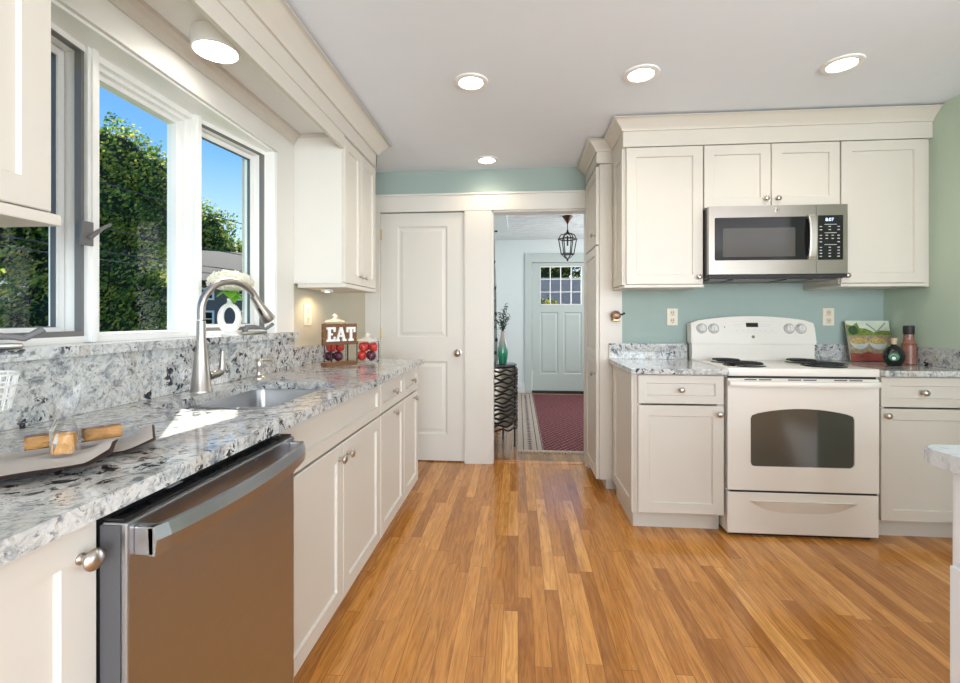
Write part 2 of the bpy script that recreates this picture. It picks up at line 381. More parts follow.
# wall with the two doorways
DX0, DX1, OX0, OX1, DH = -1.131, -0.428, -0.210, 0.548, 2.038
b = B(); y0, y1 = 3.66, 3.78
box(b, WX, DX0, y0, y1, 0, CZ); box(b, DX1, OX0, y0, y1, 0, CZ); box(b, OX1, 1.3, y0, y1, 0, CZ)
box(b, DX0, DX1, y0, y1, DH, CZ); box(b, OX0, OX1, y0, y1, DH, CZ); box(b, WX, 1.3, y0+.0, y1, CZ, CZ+.1)
struct('wall_back', b, teal)
b = B(); box(b, DX0-.002, DX0+.002, 3.643, 3.78, 0, DH); box(b, DX1-.002, DX1+.0035, 3.643, 3.78, 0, DH); box(b, DX0, DX1, 3.71, 3.78, 0, DH); struct('trim_16', b, trimw)
struct('wall_range', bx(0.701, 2.5, 3.15, 3.30, 0, CZ), teal)
struct('wall_right', bx(2.355, 2.5, 1.3, 3.15, 0, CZ), mat('sage_wall_paint', (0.50, 0.60, 0.48), 0.75, vary=0.03, vscale=2))
struct('wall_dining', bx(2.5, 5.0, 1.3, 1.42, 0, CZ), farw)
# far wall behind the camera with window openings
b = B(); box(b, -1.42, -0.5, -3.4, -3.25, 0, CZ); box(b, 3.1, 5.0, -3.4, -3.25, 0, CZ); box(b, -0.5, 3.1, -3.4, -3.25, 0, 0.4); box(b, -0.5, 3.1, -3.4, -3.25, 2.3, CZ)
struct('wall_front', b, farw)
b = B()
for x in (-0.5, 0.65, 1.85, 3.02): box(b, x, x+.09, -3.36, -3.28, .4, 2.3)
box(b, -0.41, 3.02, -3.36, -3.28, .4, .47); box(b, -.41, 3.02, -3.36, -3.28, 2.23, 2.3)
struct('window_4', b, winw)
b = B(); box(b, 4.5, 4.62, -3.25, -2.5, 0, CZ); box(b, 4.5, 4.62, 0.7, 1.3, 0, CZ); box(b, 4.5, 4.62, -2.5, .7, 0, .4); box(b, 4.5, 4.62, -2.5, .7, 2.3, CZ)
struct('wall_side', b, farw)
# hall walls
struct('wall_hall_left', bx(-0.52, -0.40, 3.78, 7.2, 0, 2.41), hallw)
b = B(); EX0, EX1 = 0.219, 1.08
box(b, -0.52, EX0, 7.2, 7.32, 0, 2.41); box(b, EX1, 2.0, 7.2, 7.32, 0, 2.41); box(b, EX0, EX1, 7.2, 7.32, 2.05, 2.41)
struct('wall_hall_end', b, hallw)
struct('wall_hall_right', bx(2.0, 2.1, 3.78, 7.32, 0, 2.41), hallw)
struct('wall_hall_soffit', bx(-0.40, -0.13, 4.9, 6.1, 2.33, 2.41), hallw)
# casings around the doorways: flat board head + flat legs
b = B(); t = 3.642
box(b, WX, DX0, t, 3.66, 0, DH, .002); box(b, DX1+.004, OX0, t, 3.66, 0, DH, .002); box(b, OX1, .560, t, 3.66, 0, DH, .002)
box(b, WX, .56, t-.003, 3.66, DH, 2.165, .002); box(b, WX, .56, t-.012, 3.66, 2.165, 2.18, .003)
struct('trim_2', b, trimw)
b = B(); box(b, OX0-.001, OX0+.012, 3.66, 3.78, 0, DH); box(b, OX1-.012, OX1+.001, 3.66, 3.78, 0, DH); box(b, OX0, OX1, 3.66, 3.78, DH-.012, DH+.001)
struct('trim_3', b, trimw)
# hall entry door casing
b = B(); box(b, .11, EX0, 7.175, 7.2, 0, 2.19, .003); box(b, EX1, EX1+.11, 7.175, 7.2, 0, 2.19, .003); box(b, EX0, EX1, 7.175, 7.2, 2.05, 2.19, .003)
struct('trim_4', b, doorg)
struct('baseboard_hall', bx(-0.40, .11, 7.18, 7.2, 0, .14, bev=.003), hallw)
struct('baseboard_left', bx(-0.40, -0.385, 3.78, 7.18, 0, .14, bev=.003), hallw)

# interior door (closed) left of the passage
b = B(); yd = 3.675
fmD = fy(yd)
def boards(b, fm, rects, t):
    for a0, a1, b0, b1 in rects: rings(b, [(a0, a1, b0, b1, -t), (a0, a1, b0, b1, 0)], fm)
A0, A1 = DX0+.004, DX1-.004
boards(b, fmD, [(A0, -.988, .01, 2.033), (-.575, A1, .01, 2.033), (-.988, -.575, 1.925, 2.033), (-.988, -.575, .82, 1.015), (-.988, -.575, .01, .225)], .035)
raised(fmD, -.988, -.575, 1.015, 1.925, 0, b); raised(fmD, -.988, -.575, .225, .82, 0, b)
d1 = struct('door_1', b, trimw)
b = lathe(B(), (-.485, yd, .89), (0, -1, 0), [(.032, 0), (.032, .005), (.012, .01), (.011, .03), (.022, .038), (.029, .05), (.028, .062), (.018, .072), (.001, .075)], 20)
obj('door_knob', b, nickel, d1, smooth=True)
for z in (1.86, 1.05, .22): obj('hinge', bx(-1.140, -1.118, yd-.014, yd-.001, z-.045, z+.045, bev=.002), brass, d1)
obj('latch_plate', bx(-.434, -.428, yd-.006, yd-.0005, .86, .93), nickel, d1)

# entry door at the end of the hall
b = B(); ye = 7.225; fmE = fy(ye)
gx0, gx1, gz0, gz1 = .345, .995, 1.60, 2.0-.01
boards(b, fmE, [(EX0+.005, gx0, .035, 2.045), (gx1, EX1-.005, .035, 2.045), (gx0, gx1, gz1, 2.045), (gx0, gx1, 1.50, gz0-.2+.2), (gx0, gx1, 1.35, gz0)][:3], .045)
zg0 = 1.385
boards(b, fmE, [(gx0, gx1, 1.27, zg0), (gx0, gx1, .035, .30), (.63, .71, .30, 1.27)], .045)
raised(fmE, gx0, .63, .30, 1.27, 0, b); raised(fmE, .71, gx1, .30, 1.27, 0, b)
d2 = struct('door_2', b, doorg)
b = B(); mw = .012
for i in range(1, 4):
    x = gx0 + (gx1-gx0)*i/4; box(b, x-mw/2, x+mw/2, ye-.004, ye+.03, zg0, gz1)
for i in range(1, 3):
    z = zg0 + (gz1-zg0)*i/3 if False else zg0 + (gz1-zg0)*i/3; box(b, gx0, gx1, ye-.003, ye+.028, z-mw/2, z+mw/2)
box(b, gx0, gx0+.012, ye-.005, ye+.03, zg0, gz1); box(b, gx1-.012, gx1, ye-.005, ye+.03, zg0, gz1); box(b, gx0, gx1, ye-.005, ye+.03, zg0, zg0+.012); box(b, gx0, gx1, ye-.005, ye+.03, gz1-.012, gz1)
obj('muntin_grille', b, whitep, d2)
obj('glass_pane', bx(gx0, gx1, ye+.012, ye+.016, zg0, gz1), glass, d2)
for z in (1.88, 1.12, .42): obj('hinge', bx(EX0-.008, EX0+.012, ye-.03, ye-.001, z-.06, z+.06, bev=.003), doorg, d2)
struct('trim_5', bx(EX0, EX1, 7.2, 7.3, 0, .03, bev=.004), blackm)

# ---- bow window (three units)
def unit_frame(p0, p1):
    """map (a along p0->p1, b=z, d outward into the room)"""
    p0 = Vector((*p0, 0)); p1 = Vector((*p1, 0)); t = (p1-p0).normalized(); nn = Vector((t.y, -t.x, 0))
    return (lambda a, b_, d: tuple(p0 + t*a + nn*d + Vector((0, 0, b_)))), (p1-p0).length
def pbox(b, fm, a0, a1, b0, b1, d0, d1, mi=0):
    rings(b, [(a0, a1, b0, b1, d0), (a0, a1, b0, b1, d1)], fm)
def frame4(b, fm, a0, a1, b0, b1, wd, d0, d1, wb=None):
    wb = wb or wd
    pbox(b, fm, a0, a0+wd, b0, b1, d0, d1); pbox(b, fm, a1-wd, a1, b0, b1, d0, d1)
    pbox(b, fm, a0+wd, a1-wd, b1-wd, b1, d0, d1); pbox(b, fm, a0+wd, a1-wd, b0, b0+wb, d0, d1)
q0, q1, q2, q3 = (-1.282, WY0), (-1.352, 1.334), (-1.352, 1.808), (-1.285, WY1)
HZ0, HZ1 = WZ0, 2.022
# middle fixed unit
fmM, LM = unit_frame(q1, q2)
b = B(); frame4(b, fmM, 0, LM, HZ0, HZ1, .022, -.10, 0, .02); frame4(b, fmM, .022, LM-.022, HZ0+.0, HZ1-.022, .014, -.09, -.022, .018); frame4(b, fmM, .036, LM-.036, HZ0+.01, HZ1-.036, .016, -.085, -.045, .018)
w1 = struct('window_1', b, winw)
obj('glass_pane', (lambda bb: (pbox(bb, fmM, .045, LM-.045, HZ0+.03, HZ1-.045, -.068, -.064), bb)[1])(B()), glass, w1)
def casement(name, qa, qb, flip):
    fm, L_ = unit_frame(qa, qb)
    b = B(); frame4(b, fm, 0, L_, HZ0, HZ1, .018, -.11, 0, .02)
    w_ = struct(name, b, winw)
    b = B(); frame4(b, fm, .016, L_-.014, HZ0+.018, HZ1-.006, .017, -.022, -.002, .018)
    obj('screen_frame', b, greyf, w_)
    b = B(); frame4(b, fm, .028, L_-.022, HZ0+.022, HZ1-.022, .022, -.085, -.060, .026)
    s = obj('sash', b, winw, w_)
    b = B(); frame4(b, fm, .043, L_-.043, HZ0+.047, HZ1-.043, .004, -.080, -.066)
    obj('gasket', b, gasket, s)
    b = B(); pbox(b, fm, .046, L_-.046, HZ0+.050, HZ1-.046, -.078, -.075); obj('glass_pane', b, glass, s)
    return w_, fm, L_
w0, fm0, L0 = casement('window_2', q0, q1, 0)
w3, fm3, L3 = casement('window_3', q2, q3, 1)
# mullion posts between the units
for i, q in enumerate((q1, q2)):
    b = B(); box(b, q[0]-.09, q[0]+.014, q[1]-.020, q[1]+.020, HZ0, HZ1, .003); box(b, q[0]-.06, q[0]+.020, q[1]-.010, q[1]+.010, HZ0, HZ1, .002)
    struct('trim_%d' % (6+i), b, winw)
# sash lock on the first mullion
b = B(); box(b, -1.333, -1.322, 1.280, 1.318, 1.395, 1.470, .003)
lk = obj('sash_lock', b, greyf, None, 'grey metal sash lock with a raised lever on the left window post', 'window lock')
b = tube(B(), [(-1.318, 1.300, 1.420), (-1.308, 1.304, 1.430), (-1.295, 1.321, 1.452), (-1.285, 1.341, 1.470)], [.008, .007, .0055, .004], 8); obj('lever', b, greyf, lk, smooth=True)
# head jamb, side jambs (flat white boards) and the outer cover of the bow
b = B(); poly = [(-1.249, WY0), (-1.249, WY1), (q3[0]-.11, WY1), (q2[0]-.11, q2[1]), (q1[0]-.11, q1[1]), (q0[0]-.11, WY0)]
prism(b, poly, HZ1, HZ1+.03); struct('trim_8', b, winw)
b = B(); box(b, -1.40, -1.238, WY1-.012, WY1+.012, HZ0, HZ1, .001); box(b, -1.40, -1.238, WY0-.012, WY0+.012, HZ0, HZ1, .001); struct('trim_9', b, winw)
# casing on the wall around the window + cove under soffit
b = B(); box(b, WX, -1.240, WY1+.012, 2.433, WZ0, 2.2, .002); box(b, WX, -1.240, WY0-.2, WY1+.012, WZ1-.004, 2.135, .002); box(b, -1.240, -1.234, WY0-.2, WY1+.02, WZ1-.004, WZ1+.008, .001)
struct('trim_10', b, trimw)
SZ = 2.195
b = sweep(B(), [(-1.240, 0.0), (-1.240, 2.433)], [(0, 2.135), (.006, 2.137), (.008, 2.150), (.018, 2.165), (.035, 2.18), (.038, SZ), (0, SZ)])
struct('trim_11', b, cream)
struct('ceiling_sink', bx(WX, -.955, 0.86, 2.43, SZ, SZ+.02), mat('soffit_white', (.82, .82, .80), .5))
# window sill stone and splash
b = prism(B(), [(-1.210, -.3), (-1.210, 2.425), (WX+.0, 2.425), (WX+.0, WY1), (q3[0]-.02, WY1), (q2[0]-.02, q2[1]), (q1[0]-.02, q1[1]), (q0[0]-.02, WY0), (WX, WY0), (WX, -.3)], 1.066, 1.0948)
obj('stone_window_sill', b, stone, None, 'long speckled grey and white stone sill ledge under the sink windows', 'window sill')
obj('backsplash', bx(WX+.001, -1.228, -.3, 2.42, .9005, 1.065, bev=.001), stone, None, 'tall speckled grey stone backsplash running behind the sink and faucet', 'backsplash')
obj('backsplash', bx(WX+.001, -1.228, 2.425, 2.985, .9005, 1.008, bev=.001), stone, None, 'low speckled stone backsplash behind the EAT sign', 'backsplash')

# outside ground, trees, house, cables
struct('ground', bx(-60, 60, -30, 70, -1.2, -1.0), asphalt)

# valance board + frieze + crown over the sink wall cabinets
VX = -.95
b = B(); box(b, VX-.02, VX, 0.84, 2.43, 2.105, SZ+.02, .001); box(b, VX-.02, VX, 2.43, 2.985, 2.175, CZ, 0); box(b, VX-.02, VX, -.6, .84, 2.175, CZ, 0)
box(b, VX-.015, VX+.006, -.6, 2.985, 2.178, 2.27, .001); box(b, VX-.02, VX, .84, 2.43, SZ+.02, CZ)
box(b, WX, VX+.006, 2.967, 2.985, 2.18, CZ); box(b, WX, VX-.02, 2.434, 2.45, 2.17, CZ); box(b, WX, VX-.02, .825, .84, 2.17, CZ)
struct('trim_12', b, cream)
CR = [(0, 2.262), (.010, 2.264), (.013, 2.276), (.022, 2.290), (.045, 2.318), (.062, 2.338), (.072, 2.346), (.080, 2.350), (.080, 2.3545), (0, 2.3545)]
struct('trim_13', sweep(B(), [(WX, 2.985), (VX+.006, 2.985), (VX+.006, -.6)][::-1] and [(VX+.006, 2.985), (VX+.006, -.6)][::-1], [(-o if False else o, z) for o, z in CR]), cream) if False else None
def crown(name, path): return struct(name, sweep(B(), path, CR), cream, smooth=True)
# outward is right of travel: travelling +y puts outward at +x
crown('trim_13', [(VX+.006, -.6), (VX+.006, 2.985), (WX, 2.985)])

# ================================================================== CEILING LIGHTS
def downlight(x, y, z, label, power=22, col=(1, .90, .76)):
    t = empty('ceiling_light', (x, y, z), label, 'ceiling light', 'recessed downlights in the kitchen ceiling')
    b = lathe(B(), (x, y, z), (0, 0, -1), [(.060, .002), (.062, .0), (.088, .0), (.086, .006), (.074, .010), (.062, .008), (.058, .002)], 36, cap=False)
    obj('trim_ring', b, whitep, t, smooth=True)
    obj('lens', lathe(B(), (x, y, z), (0, 0, -1), [(.060, .001), (.058, .004), (.001, .005)], 36), emit_l, t, smooth=True)
    light('lamp', 'SPOT', (x, y, z-.03), power, col, (0, 0, -1), .06, parent=t, spot=math.radians(150))
downlight(-.238, 2.297, CZ, 'round recessed downlight above the aisle nearest the sink wall', 12)
downlight(.602, 2.291, CZ, 'round recessed downlight left of the tall cabinet above range', 6)
downlight(1.522, 2.280, CZ, 'round recessed downlight in the ceiling in front of microwave', 6)
downlight(-.234, 3.437, CZ, 'small-looking recessed downlight closest to the wall above doors', 5, (1, .80, .55))
# surface drum light under the soffit
t = empty('ceiling_light', (-1.085, 1.555, SZ), 'white drum ceiling light mounted under the soffit above the sink window', 'ceiling light')
obj('housing', lathe(B(), (-1.085, 1.555, SZ), (0, 0, -1), [(.072, 0), (.078, .002), (.078, .062), (.072, .066), (.070, .060)], 36), whitep, t, smooth=True)
obj('lens', lathe(B(), (-1.085, 1.555, SZ-.060), (0, 0, -1), [(.070, 0), (.069, .004), (.001, .005)], 36), emit_l, t, smooth=True)
light('lamp', 'SPOT', (-1.085, 1.555, SZ-.09), 1.6, (1, .9, .78), (0, 0, -1), .05, parent=t, spot=math.radians(150))

# ================================================================== LEFT BASE RUN
FX = -.68   # carcass front, doors add 0.02
def toe_left(y0, y1, p): obj('toe_kick', bx(FX-.07, FX-.055, y0, y1, 0, .105), cream, p)
FM = fx(FX)
def base_left(y0, y1, label, name='base_cabinet', cat='cabinet'):
    t = empty(name, (-.965, (y0+y1)/2, 0), label, cat, None)
    obj('carcass', shell(None, WX+.002, FX, y0+.001, y1-.001, .1, .868, '+x'), cream, t)
    toe_left(y0, y1, t); return t
c = base_left(.05, .667, 'cream base cabinet with one round knob at left of dishwasher')
dd = obj('door', shaker(FM, .055, .664, .105, .862), cream, c); knob((-.66, .636, .806), (1, 0, 0), dd)
c = base_left(1.21, 2.145, 'cream sink base cabinet with false front over two doors')
obj('false_front', shaker(FM, 1.215, 2.141, .708, .862, st=.05), cream, c)
dd = obj('door', shaker(FM, 1.215, 1.676, .105, .699), cream, c); knob((-.66, 1.636, .648), (1, 0, 0), dd)
dd = obj('door', shaker(FM, 1.680, 2.141, .105, .699), cream, c); knob((-.66, 1.716, .648), (1, 0, 0), dd)
c = base_left(2.147, 2.60, 'cream drawer-over-door cabinet between sink cabinet and end cabinet')
dd = obj('drawer', shaker(FM, 2.151, 2.596, .708, .862, st=.045), cream, c); knob((-.66, 2.373, .784), (1, 0, 0), dd)
dd = obj('door', shaker(FM, 2.151, 2.596, .105, .699), cream, c); knob((-.66, 2.375, .672), (1, 0, 0), dd)
c = base_left(2.602, 2.975, 'cream drawer-over-door cabinet at far end beside the panelled door')
dd = obj('drawer', shaker(FM, 2.606, 2.971, .708, .862, st=.045), cream, c); knob((-.66, 2.80, .784), (1, 0, 0), dd)
dd = obj('door', shaker(FM, 2.606, 2.971, .105, .699), cream, c); knob((-.66, 2.84, .667), (1, 0, 0), dd)

# counter with sink cut-out
def slab_with_hole(outer, hole, z0, z1, edge=.004):
    b = B()
    def ring(pts, z): return [b.verts.new((x, y, z)) for x, y in pts]
    for z, flip in ((z1, False), (z0, True)):
        o = ring(outer, z); h = ring(hole, z)
        es = [b.edges.new((o[i], o[(i+1) % len(o)])) for i in range(len(o))] + [b.edges.new((h[i], h[(i+1) % len(h)])) for i in range(len(h))]
        bmesh.ops.triangle_fill(b, use_beauty=True, use_dissolve=False, edges=es)
        if z == z1: to, thh = o, h
        else: bo, bh = o, h
    for a, c_ in ((to, bo), (thh, bh)):
        n = len(a)
        for i in range(n):
            j = (i+1) % n; b.faces.new((a[i], a[j], c_[j], c_[i]))
    return b
SX0, SX1, SY0, SY1 = -1.11, -.745, 1.28, 1.86
b = slab_with_hole([(WX+.001, -.3), (-.627, -.3), (-.625, -.298), (-.625, 2.985), (-.629, 2.989), (WX+.001, 2.989)], rrect(SX0, SX1, SY0, SY1, .06, 6), .870, .9)
ct = obj('countertop', b, stone, None, 'long speckled grey stone countertop with sink cut-out under the windows', 'countertop')
# sink
def bowl(b, a0, a1, c0, c1, zt, depth, r=.05):
    o = []
    for k, (ins, z) in enumerate([(0, zt), (.004, zt-.02), (.012, zt-depth+.03), (.03, zt-depth+.005), (.05, zt-depth)]):
        o.append([b.verts.new((x, y, z)) for x, y in rrect(a0+ins, a1-ins, c0+ins, c1-ins, r, 6)])
    for p, q in zip(o, o[1:]):
        n = len(p)
        for i in range(n):
            j = (i+1) % n; b.faces.new((p[i], p[j], q[j], q[i]))
    b.faces.new(o[-1]); return b
sk = empty('kitchen_sink', (-.93, 1.57, .68), 'undermount double-bowl stainless steel sink below the tall faucet', 'sink')
DV = 1.455
obj('bowl', bowl(B(), SX0-.004, SX1+.004, DV+.012, SY1+.004, .8685, .19), sinkm, sk, smooth=True, norm=False)
obj('bowl', bowl(B(), SX0-.004, SX1+.004, SY0-.004, DV-.012, .8685, .15), sinkm, sk, smooth=True, norm=False)
obj('divider', bx(SX0, SX1, DV-.014, DV+.014, .85, .872, bev=.006), sinkm, sk, smooth=True)
obj('drain', lathe(B(), (-.95, 1.68, .6795), (0, 0, 1), [(.045, 0), (.045, .003), (.03, .002), (.001, .001)], 24), nickel, sk, smooth=True)

# faucet
FXc, FYc = -1.168, 1.592
f = empty('faucet', (FXc, FYc, .9), 'tall brushed nickel pull-down gooseneck faucet behind the sink', 'faucet')
obj('base', lathe(B(), (FXc, FYc, .9), (0, 0, 1), [(.037, 0), (.037, .004), (.0345, .008), (.023, .13), (.0165, .19), (.0150, .262)], 24), faucm, f, smooth=True)
dv = Vector((.42, .91, 0)).normalized()
pts = []; R_ = .116; top = 1.200
for i in range(0, 15):
    a = PI - PI*0.90*i/14; pts.append((FXc + dv.x*(R_ + R_*math.cos(a)), FYc + dv.y*(R_ + R_*math.cos(a)), top + R_*math.sin(a)))
g = [(FXc, FYc, 1.165), (FXc, FYc, 1.19)] + pts
obj('spout', tube(B(), g, .0138, 14), faucm, f, smooth=True)
e1 = Vector(pts[-1]); e0 = Vector(pts[-2]); tt = (e1-e0).normalized(); tt = (tt + Vector((dv.x*.25, dv.y*.25, 0))).normalized()
hd = obj('spray_head', lathe(B(), e1 - tt*.03, tt, [(.0142, 0), (.0150, .01), (.0165, .03), (.024, .085), (.0285, .115), (.027, .12), (.001, .121)], 20), faucm, f, smooth=True)
pb = e1 + tt*.03 - dv*.016 + Vector((.008, -.008, 0))
obj('spray_button', tube(B(), [pb, pb+tt*.02, pb+tt*.035], [.005, .006, .004], 8), blackm, hd, smooth=True)
b = tube(B(), [(FXc+.018, FYc+.02, .955), (FXc+.030, FYc+.048, .960), (FXc+.036, FYc+.062, .968)], [.016, .015, .014], 12)
tube(b, [(FXc+.036, FYc+.062, .962), (FXc+.037, FYc+.066, .99), (FXc+.036, FYc+.070, 1.045)], [.014, .011, .007], 10)
obj('handle', b, faucm, f, smooth=True)
# soap dispenser
sp = empty('soap_dispenser', (-1.165, 1.965, .9), 'short brushed nickel soap dispenser to the right of the faucet', 'soap dispenser')
obj('body', lathe(B(), (-1.165, 1.965, .9), (0, 0, 1), [(.027, 0), (.027, .004), (.012, .016), (.010, .035), (.014, .050), (.014, .082), (.009, .088), (.001, .089)], 18), nickel, sp, smooth=True)
obj('nozzle', tube(B(), [(-1.165, 1.965, .978), (-1.150, 1.990, .981), (-1.136, 2.015, .978), (-1.132, 2.022, .966)], [.008, .007, .006, .005], 10), nickel, sp, smooth=True)

# dishwasher
DY0, DY1 = .669, 1.206
dw = empty('dishwasher', (-.95, .96, 0), 'built-in stainless steel dishwasher with a curved bar handle', 'dishwasher')
b = B(); box(b, WX+.05, -.675, DY0+.003, DY1-.003, .1, .866); obj('tub_housing', b, darkg, dw)
b = B(); box(b, -.660, -.614, DY0, DY1, .105, .847, .004); obj('door', b, steel, dw)
obj('control_strip', bx(-.672, -.622, DY0+.002, DY1-.002, .8475, .8525, bev=.001), black, dw)
obj('side_edge', bx(-.659, -.625, DY0-.0018, DY0-.0005, .11, .843), darkg, dw)
b = B(); n = 22; prev = None
for i in range(n+1):
    s = i/n; y = DY0+.012 + (DY1-DY0-.024)*s; k = 1-(2*s-1)**2; x = -.578 + .030*k**.8
    ring = [b.verts.new(p) for p in ((x-.010, y, .790), (x, y, .789), (x+.003, y, .815), (x-.003, y, .836), (x-.012, y, .836))]
    if prev:
        for a in range(5): b.faces.new((prev[a], prev[(a+1) % 5], ring[(a+1) % 5], ring[a]))
    else: b.faces.new(ring)
    prev = ring
b.faces.new(prev)
box(b, -.614, -.580, DY0+.012, DY0+.028, .790, .836, .002); box(b, -.614, -.580, DY1-.028, DY1-.012, .790, .836, .002)
obj('handle', b, steel, dw)
obj('toe_kick', bx(-.75, -.735, DY0, DY1, 0, .1), blackm, dw)
obj('indicator', bx(-.660, -.650, .80, .835, .8526, .8532), keym, dw)
obj('badge', bx(-.6140, -.6133, 1.02, 1.04, .836, .840), darkg, dw)

# ================================================================== LEFT UPPER CABINETS
UFX = -.95
def upper_left(y0, y1, z0, z1, doors, label, knobs):
    t = empty('wall_cabinet', (-1.10, (y0+y1)/2, z0), label, 'cabinet')
    obj('carcass', shell(None, WX+.002, UFX-.02, y0, y1, z0, z1, '+x'), trimw if y0 > 1 else cream, t)  # far carcass painted lighter than its doors for window light on its side
    for (a, c_), k in zip(doors, knobs):
        dd = obj('door', shaker(fx(UFX-.02), a, c_, z0+.003, z1-.003), cream, t)
        if k: knob((UFX, k, z0+.055), (1, 0, 0), dd, .9)
    obj('light_rail', bx(WX+.03, UFX+.006, y0-.001, y1+(.012 if y0 < 1 else .001), z0-.024, z0-.001, bev=.003), cream, t)
    return t
upper_left(-.55, .858, 1.385, 2.172, [(-.547, .155), (.159, .855)], 'cream wall cabinet at the left edge, before the window', (None, None))
upper_left(2.435, 2.98, 1.365, 2.172, [(2.438, 2.705), (2.709, 2.977)], 'tall cream wall cabinet with two narrow doors beyond the sink window', (2.672, 2.742))
# puck light under far cabinet
pk = empty('cabinet_light', (-1.13, 2.62, 1.34), 'small puck light glowing warm under the cabinet beyond the window', 'cabinet light')
obj('housing', lathe(B(), (-1.13, 2.62, 1.3405), (0, 0, -1), [(.035, 0), (.036, .012), (.030, .014)], 20), whitep, pk, smooth=True)
obj('lens', lathe(B(), (-1.13, 2.62, 1.3275), (0, 0, -1), [(.028, 0), (.001, .002)], 20), emit_w, pk)
light('lamp', 'SPOT', (-1.13, 2.62, 1.315), 2.2, (1, .70, .40), (-.25, 0, -1), .02, parent=pk, spot=math.radians(150))

# ================================================================== RIGHT BASE RUN
YF = 2.57
def base_right(x0, x1, label, yb=3.149):
    t = empty('base_cabinet', ((x0+x1)/2, 2.86, 0), label, 'cabinet')
    obj('carcass', shell(None, x0, x1, YF, yb, .1, .868, '-y'), cream, t)
    obj('toe_kick', bx(x0+.01, x1, YF+.06, YF+.075, 0, .105), cream, t); return t
c = base_right(.640, 1.112, 'cream drawer-over-door base cabinet left of the range', 3.133)
dd = obj('drawer', shaker(fy(YF), .655, 1.105, .706, .862, st=.05), cream, c); knob((.880, YF-.02, .784), (0, -1, 0), dd)
dd = obj('door', shaker(fy(YF), .655, 1.105, .110, .697), cream, c); knob((1.078, YF-.02, .655), (0, -1, 0), dd)
obj('side_panel', shaker(fx(.640, -1), 2.575, 3.06, .100, .866, t=.016), cream, c)
obj('side_toe_board', bx(.646, .658, 2.632, 3.06, 0, .1), cream, c)
c = base_right(1.890, 2.353, 'cream drawer-over-door base cabinet right of the range')
dd = obj('drawer', shaker(fy(YF), 1.896, 2.345, .706, .862, st=.05), cream, c); knob((2.100, YF-.02, .784), (0, -1, 0), dd)
dd = obj('door', shaker(fy(YF), 1.896, 2.345, .110, .697), cream, c); knob((1.920, YF-.02, .663), (0, -1, 0), dd)
obj('countertop', bx(.606, 1.116, 2.512, 3.134, .870, .9, bev=.004), stone, None, 'short speckled stone countertop left of the white range', 'countertop')
obj('countertop', bx(1.888, 2.354, 2.512, 3.149, .870, .9, bev=.004), stone, None, 'speckled stone countertop right of range holding book and bottles', 'countertop')
obj('backsplash', bx(.610, 1.116, 3.114, 3.134, .9005, 1.003, bev=.001), stone, None, 'low speckled backsplash strip left of the range', 'backsplash')
obj('backsplash', bx(1.888, 2.333, 3.128, 3.149, .9005, 1.003, bev=.001), stone, None, 'low speckled backsplash strip behind the leaning cookbook', 'backsplash')
obj('backsplash', bx(2.334, 2.354, 2.512, 3.149, .9005, 1.003, bev=.001), stone, None, 'short speckled backsplash strip on the green right-hand wall', 'backsplash')

# range
RX0, RX1 = 1.122, 1.882; RY = 2.545
rg = empty('range', (1.502, 2.85, 0), 'white freestanding electric range with four black coil burners', 'stove')
b = B(); box(b, RX0, RX1, RY+.035, 3.10, .02, .862, .003); obj('body', b, white, rg)
b = B(); box(b, RX0-.002, RX1+.002, RY-.005, 3.09, .862, .905, .008); obj('cooktop', b, white, rg, smooth=True)
b = B(); box(b, RX0+.01, RX1-.01, RY+.008, RY+.03, .851, .8615); obj('vent_gap', b, blackm, rg)
# oven door, with curved-top window opening
def arch(a0, a1, b0, b1, rise, r=.02, n=14):
    pts = [(a0+r, b0), (a1-r, b0), (a1-r*.3, b0+r*.3), (a1, b0+r)]
    for i in range(n+1):
        s = i/n; a = a1 + (a0-a1)*s; k = 1-(2*s-1)**2
        z = b1 + rise*k
        if i == 0: pts += [(a1, z-r), (a1-r*.3, z-r*.15)]
        elif i == n: pts += [(a0+r*.3, z-r*.15), (a0, z-r)]
        else: pts.append((a, z))
    pts += [(a0, b0+r), (a0+r*.3, b0+r*.3)]
    return pts
fR = fy(RY)
b = B()
oo = [(RX0, .252), (RX1, .252), (RX1, .850), (RX0, .850)]; hole = arch(1.240, 1.762, .380, .655, .035)
def plate_hole(b, outer, hole, fm, d0, d1):
    V = {}
    for d in (d1, d0):
        o = [b.verts.new(fm(*p, d)) for p in outer]; h = [b.verts.new(fm(*p, d)) for p in hole]
        es = [b.edges.new((o[i], o[(i+1) % len(o)])) for i in range(len(o))] + [b.edges.new((h[i], h[(i+1) % len(h)])) for i in range(len(h))]
        bmesh.ops.triangle_fill(b, use_beauty=True, use_dissolve=False, edges=es); V[d] = (o, h)
    for k in (0, 1):
        A, C_ = V[d1][k], V[d0][k]; n = len(A)
        for i in range(n):
            j = (i+1) % n; b.faces.new((A[i], A[j], C_[j], C_[i]))
    return b
plate_hole(b, oo, hole, fR, -.032, 0)
od = obj('oven_door', b, white, rg)
obj('oven_window', prism(B(), arch(1.236, 1.766, .376, .658, .036), -.020, -.006, fR), ovengl, od)
b = B(); prev = None; n = 24
for i in range(n+1):
    s = i/n; x = RX0+.004 + (RX1-RX0-.008)*s; k = 1-(2*s-1)**2; d = .022 + .030*min(1, k*2.2)**.7
    ring = [b.verts.new((x, RY-dd_, z)) for dd_, z in ((d-.018, .812), (d-.004, .810), (d, .818), (d, .830), (d-.006, .838), (d-.018, .838))]
    if prev:
        for a in range(6): b.faces.new((prev[a], prev[(a+1) % 6], ring[(a+1) % 6], ring[a]))
    else: b.faces.new(ring)
    prev = ring
